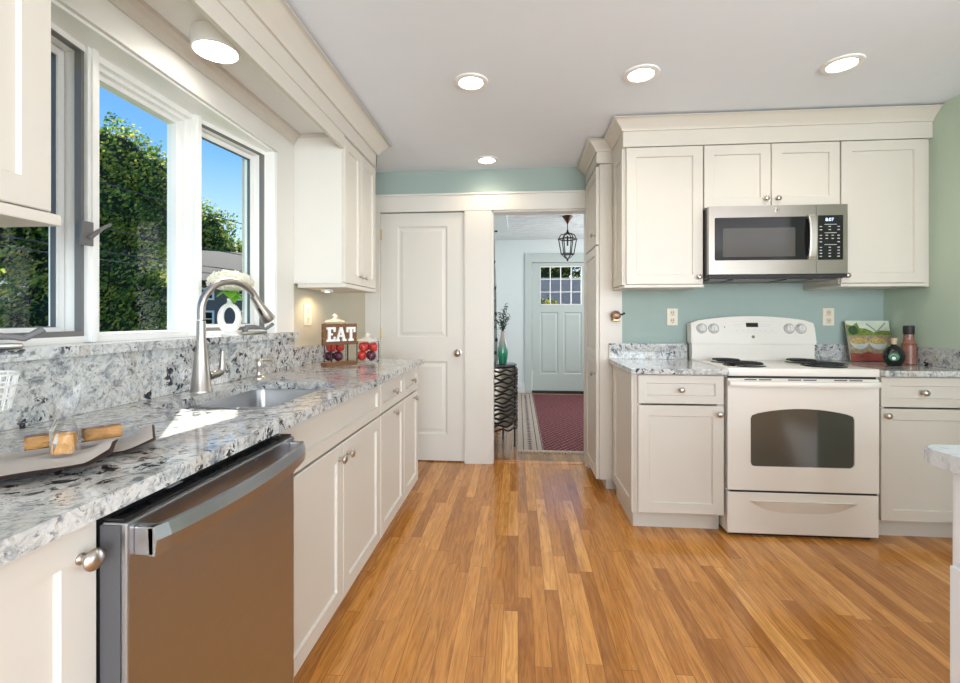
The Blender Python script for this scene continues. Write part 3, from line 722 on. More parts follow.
b.faces.new(prev); box(b, RX0+.002, RX0+.03, RY-.02, RY+.0, .810, .838, .004); box(b, RX1-.03, RX1-.002, RY-.02, RY+.0, .810, .838, .004)
obj('oven_handle', b, white, od, smooth=True)
for x0, x1 in ((1.208, 1.270), (1.282, 1.345), (1.430, 1.495), (1.506, 1.572), (1.660, 1.724), (1.736, 1.800)):
    obj('vent_slot', bx(x0, x1, RY-.0015, RY+.004, .8400, .8460), mat('vent_slot_grey', (.10, .09, .08), .6) if x0 < 1.21 else MATS['vent_slot_grey'], od)
b = B(); rings(b, [(RX0, RX1, .020, .240, -.032), (RX0, RX1, .020, .240, -.003), (RX0+.003, RX1-.003, .023, .237, 0)], fR)
dr = obj('storage_drawer', b, white, rg)
b = B(); n = 20; top_ = []; a0, a1 = 1.235, 1.770
lo = [(a0+(a1-a0)*i/n, .195 - .060*(1-abs(2*i/n-1)**3.5)) for i in range(n+1)]
poly = lo + [(a1, .198), (a0, .198)]
# handle: shallow scooped lip standing proud of the drawer
for kk, (ins, d) in enumerate([(0, .0), (.0, .006)]): pass
up = [(x, .200) for x, z in lo]
for (p, q), (r_, s2) in zip(zip(lo, lo[1:]), zip(up, up[1:])):
    v = [b.verts.new(c_) for c_ in (fR(p[0], p[1], .001), fR(q[0], q[1], .001), fR(s2[0], s2[1], .016), fR(r_[0], r_[1], .016), fR(s2[0], s2[1], .001), fR(r_[0], r_[1], .001))]
    b.faces.new(v[:4]); b.faces.new((v[3], v[2], v[4], v[5]))
bmesh.ops.remove_doubles(b, verts=b.verts, dist=.0002)
obj('drawer_pull', b, white, dr, smooth=True)
obj('kick_gap', bx(RX0+.02, RX1-.02, RY+.03, RY+.05, .0, .02), blackm, rg)
b = B(); box(b, RX0+.02, RX1-.01, RY+.002, RY+.033, .2405, .2515); obj('drawer_gap', b, blackm, rg)
# backguard
b = B(); box(b, RX0+.004, RX1-.004, 3.055, 3.12, .88, 1.02, .004); obj('back_riser', b, white, rg)
poly = [(RX0, 1.005), (RX1, 1.005), (RX1+.004, 1.02), (RX1, 1.11)]; n = 16
tops = [(RX1-.006 - (RX1-RX0-.012)*i/n, 1.150 + .035*(1-(2*i/n-1)**2)) for i in range(n+1)]
poly += [(RX1-.002, 1.14)] + tops[1:-1] + [(RX0+.002, 1.14), (RX0, 1.11), (RX0-.004, 1.02)]
tilt = lambda a, z, d: (a, 3.042 - d + (z-1.005)*.20, z)
b = prism(B(), poly, -.075, 0, tilt)
bmesh.ops.bevel(b, geom=[e_ for e_ in b.edges if all(abs((v.co.y - (3.042 + (v.co.z-1.005)*.20))) < 1e-4 for v in e_.verts)], offset=.006, segments=2, affect='EDGES')
pnl = obj('control_panel', b, white, rg)
sc_ = tilt
for i, x in enumerate((1.187, 1.262, 1.726, 1.797)):
    z = 1.105; o_ = Vector(tilt(x, z, 0)); ax = Vector((0, -1, .20)).normalized()
    b = lathe(B(), o_, ax, [(.031, 0), (.031, .002), (.027, .003), (.026, .006), (.022, .018), (.020, .020), (.001, .0205)], 24)
    rx = Vector((1, 0, 0)); g_ = o_ + ax*.018
    kb = obj('knob', b, mat('knob_grey%d' % i, (.70, .68, .65), .35), pnl, smooth=True)
    obj('dial_ring', lathe(B(), o_, ax, [(.0335, 0), (.0335, .0024), (.0285, .0026), (.0285, 0)], 24, cap=False), MATS.get('dial_grey') or mat('dial_grey', (.36, .34, .32), .5), kb)
    b = B(); box(b, -.0045, .0045, -.009, 0, -.020, .020, .002); b.transform(Matrix.Translation(g_) @ Matrix.Rotation(-.197, 4, 'X')); obj('grip', b, white, kb)
b = prism(B(), [(1.465, 1.115), (1.538, 1.115), (1.538, 1.142), (1.465, 1.142)], .0003, .002, tilt); dp = obj('clock_display', b, black, pnl)
b = B()
for r_ in ((1.385, 1.447, 1.130, 1.1315), (1.385, 1.430, 1.118, 1.1195), (1.555, 1.625, 1.130, 1.1315), (1.555, 1.61, 1.118, 1.1195)): prism(b, [(r_[0], r_[2]), (r_[1], r_[2]), (r_[1], r_[3]), (r_[0], r_[3])], .0003, .0009, tilt)
for k in range(7): x = 1.40+.035*k; prism(b, [(x, 1.092), (x+.016, 1.092), (x+.016, 1.0945), (x, 1.0945)], .0003, .0009, tilt)
for (xa, xb, za, zb) in ((1.368, 1.650, 1.150, 1.1508), (1.368, 1.650, 1.080, 1.0808)): prism(b, [(xa, za), (xb, za), (xb, zb), (xa, zb)], .0003, .0009, tilt)
obj('panel_print', b, keym, pnl)
o_ = Vector(tilt(1.502, 1.052, 0)); ax = Vector((0, -1, .20)).normalized()
obj('round_badge', lathe(B(), o_, ax, [(.010, 0), (.010, .0015), (.0085, .002), (.001, .002)], 20), mat('badge_grey', (.22, .20, .19), .4), pnl, smooth=True)
obj('indicator_light', lathe(B(), Vector(tilt(1.332, 1.115, 0)), ax, [(.004, 0), (.001, .0015)], 12), blackm, pnl)
# coil burners
for i, (x, y, r_) in enumerate(((1.268, 2.89, .076), (1.272, 2.685, .094), (1.712, 2.905, .076), (1.698, 2.69, .094))):
    bb_ = obj('drip_pan', lathe(B(), (x, y, .905), (0, 0, 1), [(r_+.014, 0), (r_+.012, .004), (r_+.004, .005), (r_-.01, .001), (.001, .001)], 32), black, rg, smooth=True)
    b = B(); pts = []; turns = 4.2 if r_ > .09 else 3.4; N = int(turns*22)
    for k in range(N+1):
        a = 2*PI*turns*k/N; q = .016 + (r_-.016)*k/N; pts.append((x+q*math.cos(a), y+q*math.sin(a), .918))
    tube(b, pts, .0062, 6); obj('coil', b, blackm, bb_, smooth=True)

# ================================================================== RIGHT UPPERS, MICROWAVE
YU = 2.82
def upper_right(x0, x1, z0, z1, doors, label, knobs, rail=True, yb=3.149):
    t = empty('wall_cabinet', ((x0+x1)/2, 2.98, z0), label, 'cabinet')
    obj('carcass', shell(None, x0, x1, YU, yb, z0, z1, '-y'), cream, t)
    for (a, c_), (kx, kz) in zip(doors, knobs):
        dd = obj('door', shaker(fy(YU), a, c_, z0+.003, z1-.004), cream, t); knob((kx, YU-.02, kz), (0, -1, 0), dd, .9)
    if rail:
        obj('light_rail', bx(x0-.004, x1+.002, YU-.026, yb-.01, z0-.018, z0-.001, bev=.003), cream, t)
    return t
c = upper_right(.640, 1.096, 1.372, 2.200, [(.650, 1.094)], 'tall cream wall cabinet left of the microwave', [(1.068, 1.415)], True, 3.133)
obj('side_panel', shaker(fx(.640, -1), 2.825, 3.07, 1.372, 2.2, t=.012, st=.05), cream, c)
upper_right(1.098, 1.862, 1.822, 2.200, [(1.101, 1.478), (1.482, 1.859)], 'short cream wall cabinet with two doors directly above the microwave', [(1.447, 1.872), (1.513, 1.872)], False)
upper_right(1.864, 2.322, 1.372, 2.200, [(1.867, 2.317)], 'tall cream wall cabinet right of the microwave', [(1.892, 1.418)])
# fascia + crown following cabinets
b = B(); box(b, .6481, 2.354, YU-.022, YU+.0, 2.2005, CZ); box(b, .630, .648, YU-.022, 3.134, 2.2005, CZ); box(b, .528, .70, 3.122, 3.145, 2.216, CZ); box(b, .530, .548, 3.14, 3.642, 2.216, CZ)
box(b, 2.323, 2.354, YU+.002, YU+.02, 1.354, 2.2)
struct('trim_14', b, cream)
CR2 = [(o*.82, 2.3695-(2.3695-z)*.72) for o, z in CR]
struct('trim_15', sweep(B(), [(.528, 3.642), (.528, 3.122), (.630, 3.122), (.630, YU-.022), (2.354, YU-.022)], CR2), cream, smooth=True)

mw = empty('microwave', (1.475, 2.95, 1.42), 'over-the-range stainless steel microwave with black glass door', 'microwave')
b = B(); box(b, 1.104, 1.858, 2.765, 3.14, 1.402, 1.818, .003); obj('body', b, darkg, mw)
FMW = fy(2.765); MX0, MX1, MZ0, MZ1 = 1.102, 1.858, 1.425, 1.818; XS = 1.690
b = B(); plate_hole(b, [(MX0, MZ0), (XS-.001, MZ0), (XS-.001, MZ1), (MX0, MZ1)], rrect(1.134, 1.672, 1.505, 1.752, .008, 3), FMW, 0, .028)
md = obj('door', b, mwsteel, mw)
obj('door_glass', prism(B(), rrect(1.132, 1.674, 1.503, 1.754, .008, 3), .012, .026, FMW), black, md)
obj('inner_window', prism(B(), rrect(1.180, 1.578, 1.525, 1.690, .006, 3), .0262, .0268, FMW), mat('mesh_window', (.075, .068, .062), .12), md)
b = B(); prev = None; n = 18
for i in range(n+1):
    s = i/n; z = 1.506 + .252*s; k = 1-(2*s-1)**2; d = .040 + .022*k**.6
    ring = [b.verts.new(FMW(a, z, e_)) for a, e_ in ((1.640, d-.012), (1.640, d-.002), (1.645, d), (1.674, d), (1.679, d-.002), (1.679, d-.012))]
    if prev:
        for a in range(6): b.faces.new((prev[a], prev[(a+1) % 6], ring[(a+1) % 6], ring[a]))
    else: b.faces.new(ring)
    prev = ring
b.faces.new(prev)
for z in (1.506, 1.738): rings(b, [(1.642, 1.677, z, z+.02, .026), (1.642, 1.677, z, z+.02, .042)], FMW)
obj('handle', b, mat('handle_satin', (.62, .59, .55), .42, 1.0), md)
b = B(); plate_hole(b, [(XS+.001, MZ0), (MX1, MZ0), (MX1, MZ1), (XS+.001, MZ1)], rrect(1.699, 1.834, 1.503, 1.756, .004, 3), FMW, 0, .028); pp = obj('control_frame', b, mwsteel, mw)
kp = obj('keypad', prism(B(), rrect(1.698, 1.835, 1.502, 1.757, .004, 3), .012, .0265, FMW), black, pp)
b = B()
for zz, xs in ((1.690, 3), (1.672, 3), (1.640, 4), (1.622, 4), (1.603, 2), (1.572, 3), (1.555, 3), (1.538, 3), (1.521, 3)):
    for k in range(xs):
        x = 1.715 + .095*(k/(xs-1) if xs > 1 else .5) - .006; rings(b, [(x, x+.013, zz, zz+.0045, .0266), (x, x+.013, zz, zz+.0045, .0270)], FMW)
for zz in (1.703, 1.655, 1.588): rings(b, [(1.735, 1.80, zz, zz+.003, .0266), (1.735, 1.80, zz, zz+.003, .0270)], FMW)
obj('key_markings', b, keym, kp)
def text_mesh(s, size, depth=.001):
    cu = bpy.data.curves.new('text', 'FONT'); cu.body = s; cu.size = size; cu.extrude = depth; cu.align_x = 'CENTER'; cu.align_y = 'CENTER'
    o = bpy.data.objects.new('text', cu); COL.objects.link(o); dg = bpy.context.evaluated_depsgraph_get(); me = bpy.data.meshes.new_from_object(o.evaluated_get(dg))
    b = B(); b.from_mesh(me); bpy.data.objects.remove(o); return b
b = text_mesh('8:07', .026, .0003); b.transform(Matrix.Translation((1.762, 2.765-.0272, 1.731)) @ Matrix.Rotation(PI/2, 4, 'X')); obj('clock_digits', b, lcd, kp)
b = lathe(B(), (1.478, 2.737, 1.790), (0, -1, 0), [(.0145, 0), (.0145, .002), (.012, .003), (.011, .0015), (.001, .0015)], 24); bd = obj('round_badge', b, nickel, md, smooth=True)
b = tube(B(), [(1.472, 2.7345, 1.795), (1.475, 2.7345, 1.799), (1.478, 2.7345, 1.792), (1.472, 2.7345, 1.785), (1.478, 2.7345, 1.790), (1.484, 2.7345, 1.794), (1.480, 2.7345, 1.783)], .0009, 5); obj('monogram', b, darkg, bd)
b = B()
for x0, x1 in ((1.125, 1.23), (1.26, 1.52), (1.56, 1.68), (1.70, 1.83)): box(b, x0, x1, 2.79, 2.97, 1.394, 1.4015, .002)
obj('bottom_vents', b, mat('vent_grey', (.16, .15, .145), .4, .5), mw)
obj('bottom_lip', bx(1.104, 1.858, 2.742, 2.765, 1.404, 1.424, bev=.003), blackm, mw)

# ================================================================== PANTRY
pt = empty('pantry_cabinet', (.66, 3.37, 0), 'tall cream pantry cabinet at the edge of the hall passage', 'cabinet')
PX = .548
obj('carcass', (lambda b: (box(b, PX, .700, 3.151, 3.168, .08, 2.215), box(b, PX, .700, 3.62, 3.638, .0, 2.215), box(b, .685, .700, 3.168, 3.62, .1, 2.215), box(b, PX, .685, 3.168, 3.62, 2.195, 2.215), box(b, PX, .685, 3.168, 3.62, .1, .12), b)[-1])(B()), cream, pt)
obj('end_panel', bx(PX+.002, .700, 3.135, 3.1505, .08, 2.215, bev=.002), cream, pt)
fp = fx(PX, -1)
b = B(); dd = obj('upper_door', shaker(fp, 3.145, 3.63, 1.672, 2.200), cream, pt); knob((PX-.02, 3.20, 1.742), (-1, 0, 0), dd)
b = shaker(fp, 3.145, 3.63, .08, .895, bm=B()); shaker(fp, 3.145, 3.63, .8955, 1.664, bm=b)
dd = obj('lower_door', b, cream, pt); knob((PX-.02, 3.20, .79), (-1, 0, 0), dd)
obj('toe_kick', (lambda b: (box(b, PX+.055, PX+.068, 3.205, 3.62, 0, .1), box(b, PX+.055, .70, 3.19, 3.205, 0, .079), b)[-1])(B()), cream, pt)
# pencil-sharpener like tool on end panel
sh = empty('wall_sharpener', (.655, 3.10, 1.187), 'small brown metal crank sharpener mounted on the pantry end panel', 'sharpener')
b = lathe(B(), (.650, 3.134, 1.190), (0, -1, 0), [(.018, 0), (.020, .01), (.030, .014), (.032, .045), (.026, .058), (.012, .064), (.001, .065)], 20); obj('housing', b, mat('bronze_metal', (.30, .19, .12), .35, .9), sh, smooth=True)
obj('shavings_cup', bx(.627, .673, 3.078, 3.133, 1.148, 1.176, bev=.006), mat('copper_tin', (.42, .25, .14), .35, .8), sh)
obj('crank', tube(B(), [(.680, 3.10, 1.195), (.694, 3.10, 1.197), (.708, 3.095, 1.206)], [.006, .005, .008], 8), iron, sh, smooth=True)

# ================================================================== ISLAND
isl = empty('kitchen_island', (1.45, .55, 0), 'white kitchen island with stone top paled for window sheen, cut off at the right edge', 'island')
b = prism(B(), rrect(.852, 2.05, .15, 1.052, .03, 5), .868, .9)
bmesh.ops.bevel(b, geom=[e_ for e_ in b.edges if abs(e_.verts[0].co.z - e_.verts[1].co.z) < 1e-5], offset=.005, segments=2, affect='EDGES')
obj('stone_top', b, stonei, isl)
obj('cabinet_body', bx(.878, 2.0, .2, 1.000, .11, .867, bev=.002), islandw, isl)
obj('end_panel', shaker(fx(.878, -1), .21, .990, .68, .862, t=.006), islandw, isl)
obj('base_plinth', bx(.872, 2.0, .2, 1.004, 0, .108, bev=.003), islandw, isl)
obj('side_leg_panel', bx(.872, .8775, .2, .998, .115, .67, bev=.001), islandw, isl)

# ================================================================== OUTLETS
def outlet(c, fm, label, wide=.071, h=.115):
    t = empty('wall_outlet', c[:3], label, 'outlet')
    a, z = c[3], c[4]
    obj('cover_plate', rings(B(), [(a-wide/2, a+wide/2, z-h/2, z+h/2, .0006), (a-wide/2, a+wide/2, z-h/2, z+h/2, .004), (a-wide/2+.004, a+wide/2-.004, z-h/2+.004, z+h/2-.004, .007)], fm), platem, t)
    for dz in (-.026, .026):
        s = obj('socket', prism(B(), rrect(a-.016, a+.016, z+dz-.020, z+dz+.020, .01, 4), .007, .0092, fm), mat('socket_plastic', (.70, .60, .46), .45), t)
        b = B()
        for da in (-.006, .006): rings(b, [(a+da-.0015, a+da+.0015, z+dz-.002, z+dz+.010, .0093), (a+da-.0015, a+da+.0015, z+dz-.002, z+dz+.010, .0097)], fm)
        rings(b, [(a-.002, a+.002, z+dz-.012, z+dz-.007, .0093), (a-.002, a+.002, z+dz-.012, z+dz-.007, .0097)], fm)
        obj('slots', b, blackm, s)
outlet((1.03, 3.148, 1.18, 1.03, 1.18), fy(3.15), 'cream duplex wall outlet on teal wall left of range')
outlet((2.017, 3.148, 1.18, 2.017, 1.18), fy(3.15), 'cream duplex wall outlet above the cookbook at right of range')
outlet((-1.248, 2.61, 1.19, 2.61, 1.19), fx(WX), 'duplex wall outlet lit warm beside the EAT sign', .095, .125)

# ================================================================== COUNTER OBJECTS
# EAT sign : local frame, a along sign
sg = empty('eat_sign', (-1.022, 2.54, .9), 'small dark wooden sign on a stand reading EAT in white letters', 'sign', rotz=math.radians(57))
b = B(); box(b, -.105, .105, -.028, .028, 0, .022, .002); obj('base', b, wood, sg, local=True)
for x in (-.055, .055): obj('post', lathe(B(), (x, .0, .022), (0, 0, 1), [(.0045, 0), (.0045, .12)], 10), iron, sg, local=True)
b = B()
for z0, z1 in ((.118, .158), (.159, .200), (.201, .240)): box(b, -.112, .112, -.010, .010, z0, z1, .0015)
bd = obj('board', b, wood, sg, local=True)
def letter(rects, polys, x0):
    b = B(); f_ = lambda a, z, d: (x0*1.12+a*1.12, -.0102-d, .140+z*1.12)
    for a0, a1, z0, z1 in rects: rings(b, [(a0, a1, z0, z1, 0), (a0, a1, z0, z1, .009)], f_)
    for p in polys: prism(b, p, 0, .009, f_)
    return obj('letter', b, whitep, bd, local=True)
H_ = .072
letter([(0, .050, 0, .011), (0, .050, H_-.011, H_), (.008, .022, .011, H_-.011), (.039, .050, .011, .024), (.039, .050, H_-.024, H_-.011), (.022, .034, .031, .041)], [], -.085)
letter([(-.003, .020, 0, .010), (.036, .060, 0, .010), (.016, .042, .022, .031)], [[(.003, .010), (.014, .010), (.031, H_), (.022, H_)], [(.038, .010), (.054, .010), (.036, H_), (.022, H_)]], -.030)
letter([(.012, .042, 0, .011), (0, .054, H_-.012, H_), (.020, .034, .011, H_-.012), (0, .010, H_-.028, H_-.012), (.044, .054, H_-.028, H_-.012)], [], .032)

def jar(x, y, r, h, label, fruit):
    t = empty('glass_jar', (x, y, .9), label, 'jar')
    b = lathe(B(), (x, y, .9), (0, 0, 1), [(r*.9, .0005), (r, .008), (r, h*.86), (r*.93, h*.93), (r*.95, h), (r*.90, h), (r*.88, h*.93), (r*.955, h*.85), (r*.955, .012), (.001, .010)], 28, cap=False)
    obj('body', b, jarglass, t, smooth=True)
    b = lathe(B(), (x, y, .9+h), (0, 0, 1), [(r*.98, .001), (r*1.02, .006), (r*.75, .016), (r*.3, .022), (r*.16, .028), (r*.24, .040), (r*.14, .052), (.001, .054)], 24); obj('lid', b, MATS.get('frosted_lid') or mat('frosted_lid', (.85, .82, .78), .2, alpha=.45), t, smooth=True)
    return t
jar(-.928, 2.755, .069, .130, 'clear lidded glass jar of red and purple fruit right of EAT sign', 0)
jar(-1.115, 2.70, .066, .245, 'taller clear lidded glass jar of fruit behind the EAT sign', 0)
ap = None
def fruit_proto(name, m, r, label):
    t = lathe(B(), (0, 0, 0), (0, 0, 1), [(.001, .12*r), (r*.35, .02*r), (r*.75, .30*r), (r*.97, .8*r), (r, 1.15*r), (r*.85, 1.6*r), (r*.5, 1.86*r), (r*.2, 1.84*r), (.001, 1.70*r)], 16)
    me = bpy.data.meshes.new(name); bmesh.ops.recalc_face_normals(t, faces=t.faces); t.to_mesh(me); t.free(); me.materials.append(m)
    for p in me.polygons: p.use_smooth = True
    return me
apm = fruit_proto('apple', applered, .030, ''); plm = fruit_proto('plum', plum, .029, '')
def put(me, name, x, y, z, label, cat, group, rot=0):
    o = bpy.data.objects.new(name, me); COL.objects.link(o); o.location = (x, y, z); o.rotation_euler = (rot, rot*.7, rot*2); o['label'] = label; o['category'] = cat; o['group'] = group
jx, jy = -.928, 2.755
g1 = 'fruit in the short jar'
for i, (dx, dy, dz, m) in enumerate(((-.033, -.016, .012, 0), (.030, -.022, .012, 1), (.006, .034, .012, 1), (-.020, -.022, .066, 0), (.032, .012, .064, 0), (-.026, .032, .066, 0))):
    put((apm, plm)[m], ('apple', 'plum')[m], jx+dx, jy+dy, .9+dz, ['red apple inside the short glass jar right of EAT sign', 'dark purple plum at bottom of the short glass jar'][m], 'fruit', g1+(' apples', ' plums')[m], .0)
jx, jy = -1.115, 2.70
for i, (dx, dy, dz, m) in enumerate(((-.030, -.016, .012, 1), (.028, -.020, .012, 1), (.004, .034, .012, 1), (-.015, -.022, .066, 0), (.018, .028, .066, 0), (.024, -.018, .120, 0), (-.02, .022, .120, 0))):
    put((apm, plm)[m], ('apple', 'plum')[m], jx+dx, jy+dy, .9+dz, ['red apple inside the taller jar behind the EAT sign', 'dark purple plum low in the taller jar behind the EAT sign'][m], 'fruit', 'fruit in the tall jar'+(' apples', ' plums')[m], .0)

# vase with hydrangea on the sill
VXc, VYc, VZ = -1.262, 1.90, 1.0952
vs = empty('donut_vase', (VXc, VYc, VZ), 'white ring-shaped ceramic vase on the sill behind faucet', 'vase')
rot = Matrix.Translation((VXc, VYc, VZ)) @ Matrix.Rotation(math.radians(58), 4, 'Z')
b = B(); pts = [(.038*math.cos(a), 0, .079 + .054*math.sin(a)) for a in [2*PI*i/32 for i in range(32)]]
tube(b, pts, [.0130 + .003*(-math.sin(2*PI*i/32)) for i in range(32)], 12, closed=True)
lathe(b, (0, 0, .0), (0, 0, 1), [(.032, 0), (.032, .010), (.020, .014)], 20); lathe(b, (0, 0, .140), (0, 0, 1), [(.013, 0), (.009, .010), (.012, .022), (.010, .022), (.008, .012)], 16)
b.transform(rot); obj('vase_body', b, whitep, vs, smooth=True)
fl = empty('hydrangea', (VXc, VYc, VZ+.163), 'cream white hydrangea bloom with green leaves in the ring vase', 'flower')
b = B(); hc = Vector((VXc+.0, VYc+.01, VZ+.232))
for i in range(230):
    z = 1-1.45*(i+.5)/230; a = i*2.399963; rr_ = math.sqrt(max(0, 1-z*z)); n_ = Vector((rr_*math.cos(a), rr_*math.sin(a), z)); R2 = random.uniform(.85, 1.05)
    c_ = hc + Vector((n_.x*.080, n_.y*.100, n_.z*.050))*R2
    x_, y_, z_ = frame_of(n_ + Vector([random.uniform(-.35, .35) for _ in range(3)])); ph = random.uniform(0, PI)
    for k in range(4):
        t_ = ph + k*PI/2; u_ = x_*math.cos(t_) + y_*math.sin(t_); v_ = z_.cross(u_); s = random.uniform(.010, .014)
        b.faces.new([b.verts.new(p) for p in (c_, c_+u_*s*.6+v_*s*.5+z_*.002, c_+u_*s*1.15+z_*.0035, c_+u_*s*.6-v_*s*.5+z_*.002)])
sphere(b, hc, 1, .068, .086, .040)
obj('bloom', b, petal, fl, norm=False)
def leaf(b, p, d, up, L_, Wd, n=6, curl=.2):
    d = Vector(d).normalized(); up = Vector(up); s = d.cross(up).normalized(); nrm = s.cross(d); p = Vector(p); prev = None
    for i in range(n+1):
        t_ = i/n; w_ = Wd*math.sin(PI*min(1, t_*.95+.05))**.8; c_ = p + d*L_*t_ - nrm*curl*L_*t_*t_
        cur = [b.verts.new(c_ - s*w_ + nrm*w_*.25), b.verts.new(c_), b.verts.new(c_ + s*w_ + nrm*w_*.25)]
        if prev: b.faces.new((prev[0], prev[1], cur[1], cur[0])); b.faces.new((prev[1], prev[2], cur[2], cur[1]))
        prev = cur
b = B()
for d, L_ in (((.6, -.8, -.35), .075), ((.9, .2, -.5), .07), ((-.5, -.7, -.3), .06), ((.2, .9, -.4), .06), ((.8, -.4, -.9), .065)): leaf(b, (VXc, VYc, VZ+.196), d, (0, 0, 1), L_, .026)
obj('leaves', b, leafg, fl, norm=False, smooth=True)
obj('stem', tube(B(), [(VXc, VYc, VZ+.160), (VXc, VYc, VZ+.21)], .004, 8), leafg, fl)

def crank(x, y, ang, label):
    t = empty('window_crank', (x, y, WZ0), label, 'window crank')
    M_ = Matrix.Translation((x, y, WZ0)) @ Matrix.Rotation(ang, 4, 'Z')
    b = B(); box(b, -.06, .06, -.016, .016, 0.0002, .014, .006); b.transform(M_); obj('base', b, nickel, t, smooth=True)
    b = tube(B(), [(-.045, 0, .014), (-.035, 0, .034), (0, 0, .036), (.045, 0, .028), (.062, 0, .024)], [.014, .012, .009, .007, .007], 10); b.transform(M_); ar = obj('arm', b, greyf, t, smooth=True)
    b = tube(B(), [(.060, 0, .023), (.080, 0, .036), (.098, 0, .048)], [.007, .008, .009], 10); b.transform(M_); obj('grip', b, greyf, ar, smooth=True)
crank(-1.262, .985, math.radians(60), 'grey folding casement crank on the sill at the left edge')
crank(-1.262, 2.085, math.radians(62), 'grey folding casement crank on the sill right of vase')

# wire caddy on the backsplash at the left edge
bxx, byy = -1.150, .862
wb = empty('wire_basket', (bxx, byy, .972), 'white wire basket fixed to the stone backsplash at the left edge', 'basket')
b = B()
for z, r_ in ((.974, .062), (1.000, .068), (1.026, .073), (1.050, .0755)): tube(b, [(bxx+r_*math.cos(a), byy+r_*math.sin(a), z) for a in [2*PI*i/32 for i in range(32)]], .0026, 6, closed=True)
for i in range(24):
    a = 2*PI*i/24; tube(b, [(bxx+.02*math.cos(a), byy+.02*math.sin(a), .972), (bxx+.062*math.cos(a), byy+.062*math.sin(a), .974), (bxx+.0755*math.cos(a), byy+.0755*math.sin(a), 1.050)], .0016, 5)
obj('wire_frame', b, whitep, wb, smooth=True)
obj('mounting_plate', bx(-1.2279, -1.222, byy-.022, byy+.022, 1.005, 1.055, bev=.002), whitep, wb)

# napkins
def cloth(name, corners, z, amp, seed, label, layers=2, mater=linen):
    rnd = random.Random(seed); t = empty(name, ((corners[0][0]+corners[2][0])/2, (corners[0][1]+corners[2][1])/2, .9), label, 'napkin')
    for l in range(layers):
        b = B(); N = 26; M2 = 14; G = []
        ph = rnd.uniform(0, 6)
        for i in range(N+1):
            row = []
            for j in range(M2+1):
                s, q = i/N, j/M2
                p = [(1-s)*(1-q)*corners[0][k] + s*(1-q)*corners[1][k] + s*q*corners[2][k] + (1-s)*q*corners[3][k] for k in (0, 1)]
                zz = z + l*.0065 + amp*(.5+.5*math.sin(3.1*s*PI*.9+ph))*max(0, s-.35)*1.6*(.4+.6*q) + .0015*math.sin(9*q+ph)
                if s > .86: zz += (s-.86)*.10
                row.append(b.verts.new((p[0]+.004*l, p[1]-.012*l*s, max(zz, .9015+l*.0065))))
            G.append(row)
        for i in range(N):
            for j in range(M2): b.faces.new((G[i][j], G[i+1][j], G[i+1][j+1], G[i][j+1]))
        r_ = bmesh.ops.solidify(b, geom=list(b.faces), thickness=.0045)
        f_ = obj('fold', b, mater if l == layers-1 else linend, t, smooth=True)
    return t
cloth('cloth_napkin', [(-1.060, .715), (-.850, 1.000), (-.745, .880), (-.930, .62)], .905, .006, 3, 'folded beige linen napkin with brown hem under granola bars, back one', 2)
cloth('cloth_napkin', [(-.990, .655), (-.800, .850), (-.722, .755), (-.870, .595)], .914, .005, 5, 'folded beige linen napkin nearest the counter edge', 2)

def bar(p0, p1, wd, z0, h, label):
    p0, p1 = Vector((*p0, z0)), Vector((*p1, z0)); d = (p1-p0); L_ = d.length; ang = math.atan2(d.y, d.x)
    M_ = Matrix.Translation(p0) @ Matrix.Rotation(ang, 4, 'Z')
    t = empty('granola_bar', p0, label, 'snack bar')
    b = B(); box(b, 0, L_, -wd/2, wd/2, 0, h, .004); bmesh.ops.subdivide_edges(b, edges=b.edges, cuts=3, use_grid_fill=True)
    for v in b.verts: v.co += Vector([random.uniform(-.001, .001) for _ in range(3)])
    b.transform(M_); obj('bar', b, granola, t, smooth=False)
    b = B(); n = 10; prev = None
    for i in range(n+1):
        s = i/n; x = -.03 + (L_+.06)*s; k = min(1, max(.05, min(s, 1-s)*7)); ww = wd/2+.003 if 0 else (wd/2+.004)*(1 if k < .6 else 1); hh = (h/2+.003)*k
        ring = [b.verts.new((x, ww*cy, h/2+hh*cz + random.uniform(-.001, .001))) for cy, cz in ((-1, -1), (1, -1), (1.02, 0), (1, 1), (0, 1.1), (-1, 1), (-1.02, 0))]
        for v in ring: v.co.z = max(v.co.z, -.0005)
        if prev:
            for a in range(7): b.faces.new((prev[a], prev[(a+1) % 7], ring[(a+1) % 7], ring[a]))
        prev = ring
    b.transform(M_); obj('wrapper', b, wrapm, t)
    return t
bar((-.905, .765), (-.868, .812), .030, .930, .022, 'wrapped golden granola bar lying on napkin, left of upright bag')
bar((-.855, .828), (-.818, .876), .030, .930, .022, 'wrapped golden granola bar lying on napkin, right of upright bag')
t = empty('snack_bag', (-.815, .755, .925), 'upright twisted clear bag with a granola piece, standing on napkin', 'snack bag')
Mb = Matrix.Translation((-.815, .755, .9285)) @ Matrix.Rotation(math.radians(35), 4, 'Z')
b = B(); box(b, -.015, .015, -.012, .012, 0, .034, .003); bmesh.ops.subdivide_edges(b, edges=b.edges, cuts=3, use_grid_fill=True)
for v in b.verts: v.co += Vector([random.uniform(-.0012, .0012) for _ in range(3)])
b.transform(Mb); obj('granola_piece', b, granola, t)
b = B(); prev = None
prof = [(.020, .016, 0), (.021, .017, .02), (.020, .015, .042), (.013, .009, .058), (.014, .008, .068), (.021, .005, .088), (.026, .0015, .108)]
for k, (ra, rb, z) in enumerate(prof):
    ring = [b.verts.new((ra*math.cos(a)*(1+.12*math.sin(5*a+k)) + .006*max(0, z-.06)*20*.3, rb*math.sin(a)*(1+.15*math.sin(4*a+2*k)), z + (.02*math.cos(a) if z > .1 else 0))) for a in [2*PI*i/20 for i in range(20)]]
    if prev:
        for a in range(20): b.faces.new((prev[a], prev[(a+1) % 20], ring[(a+1) % 20], ring[a]))
    prev = ring
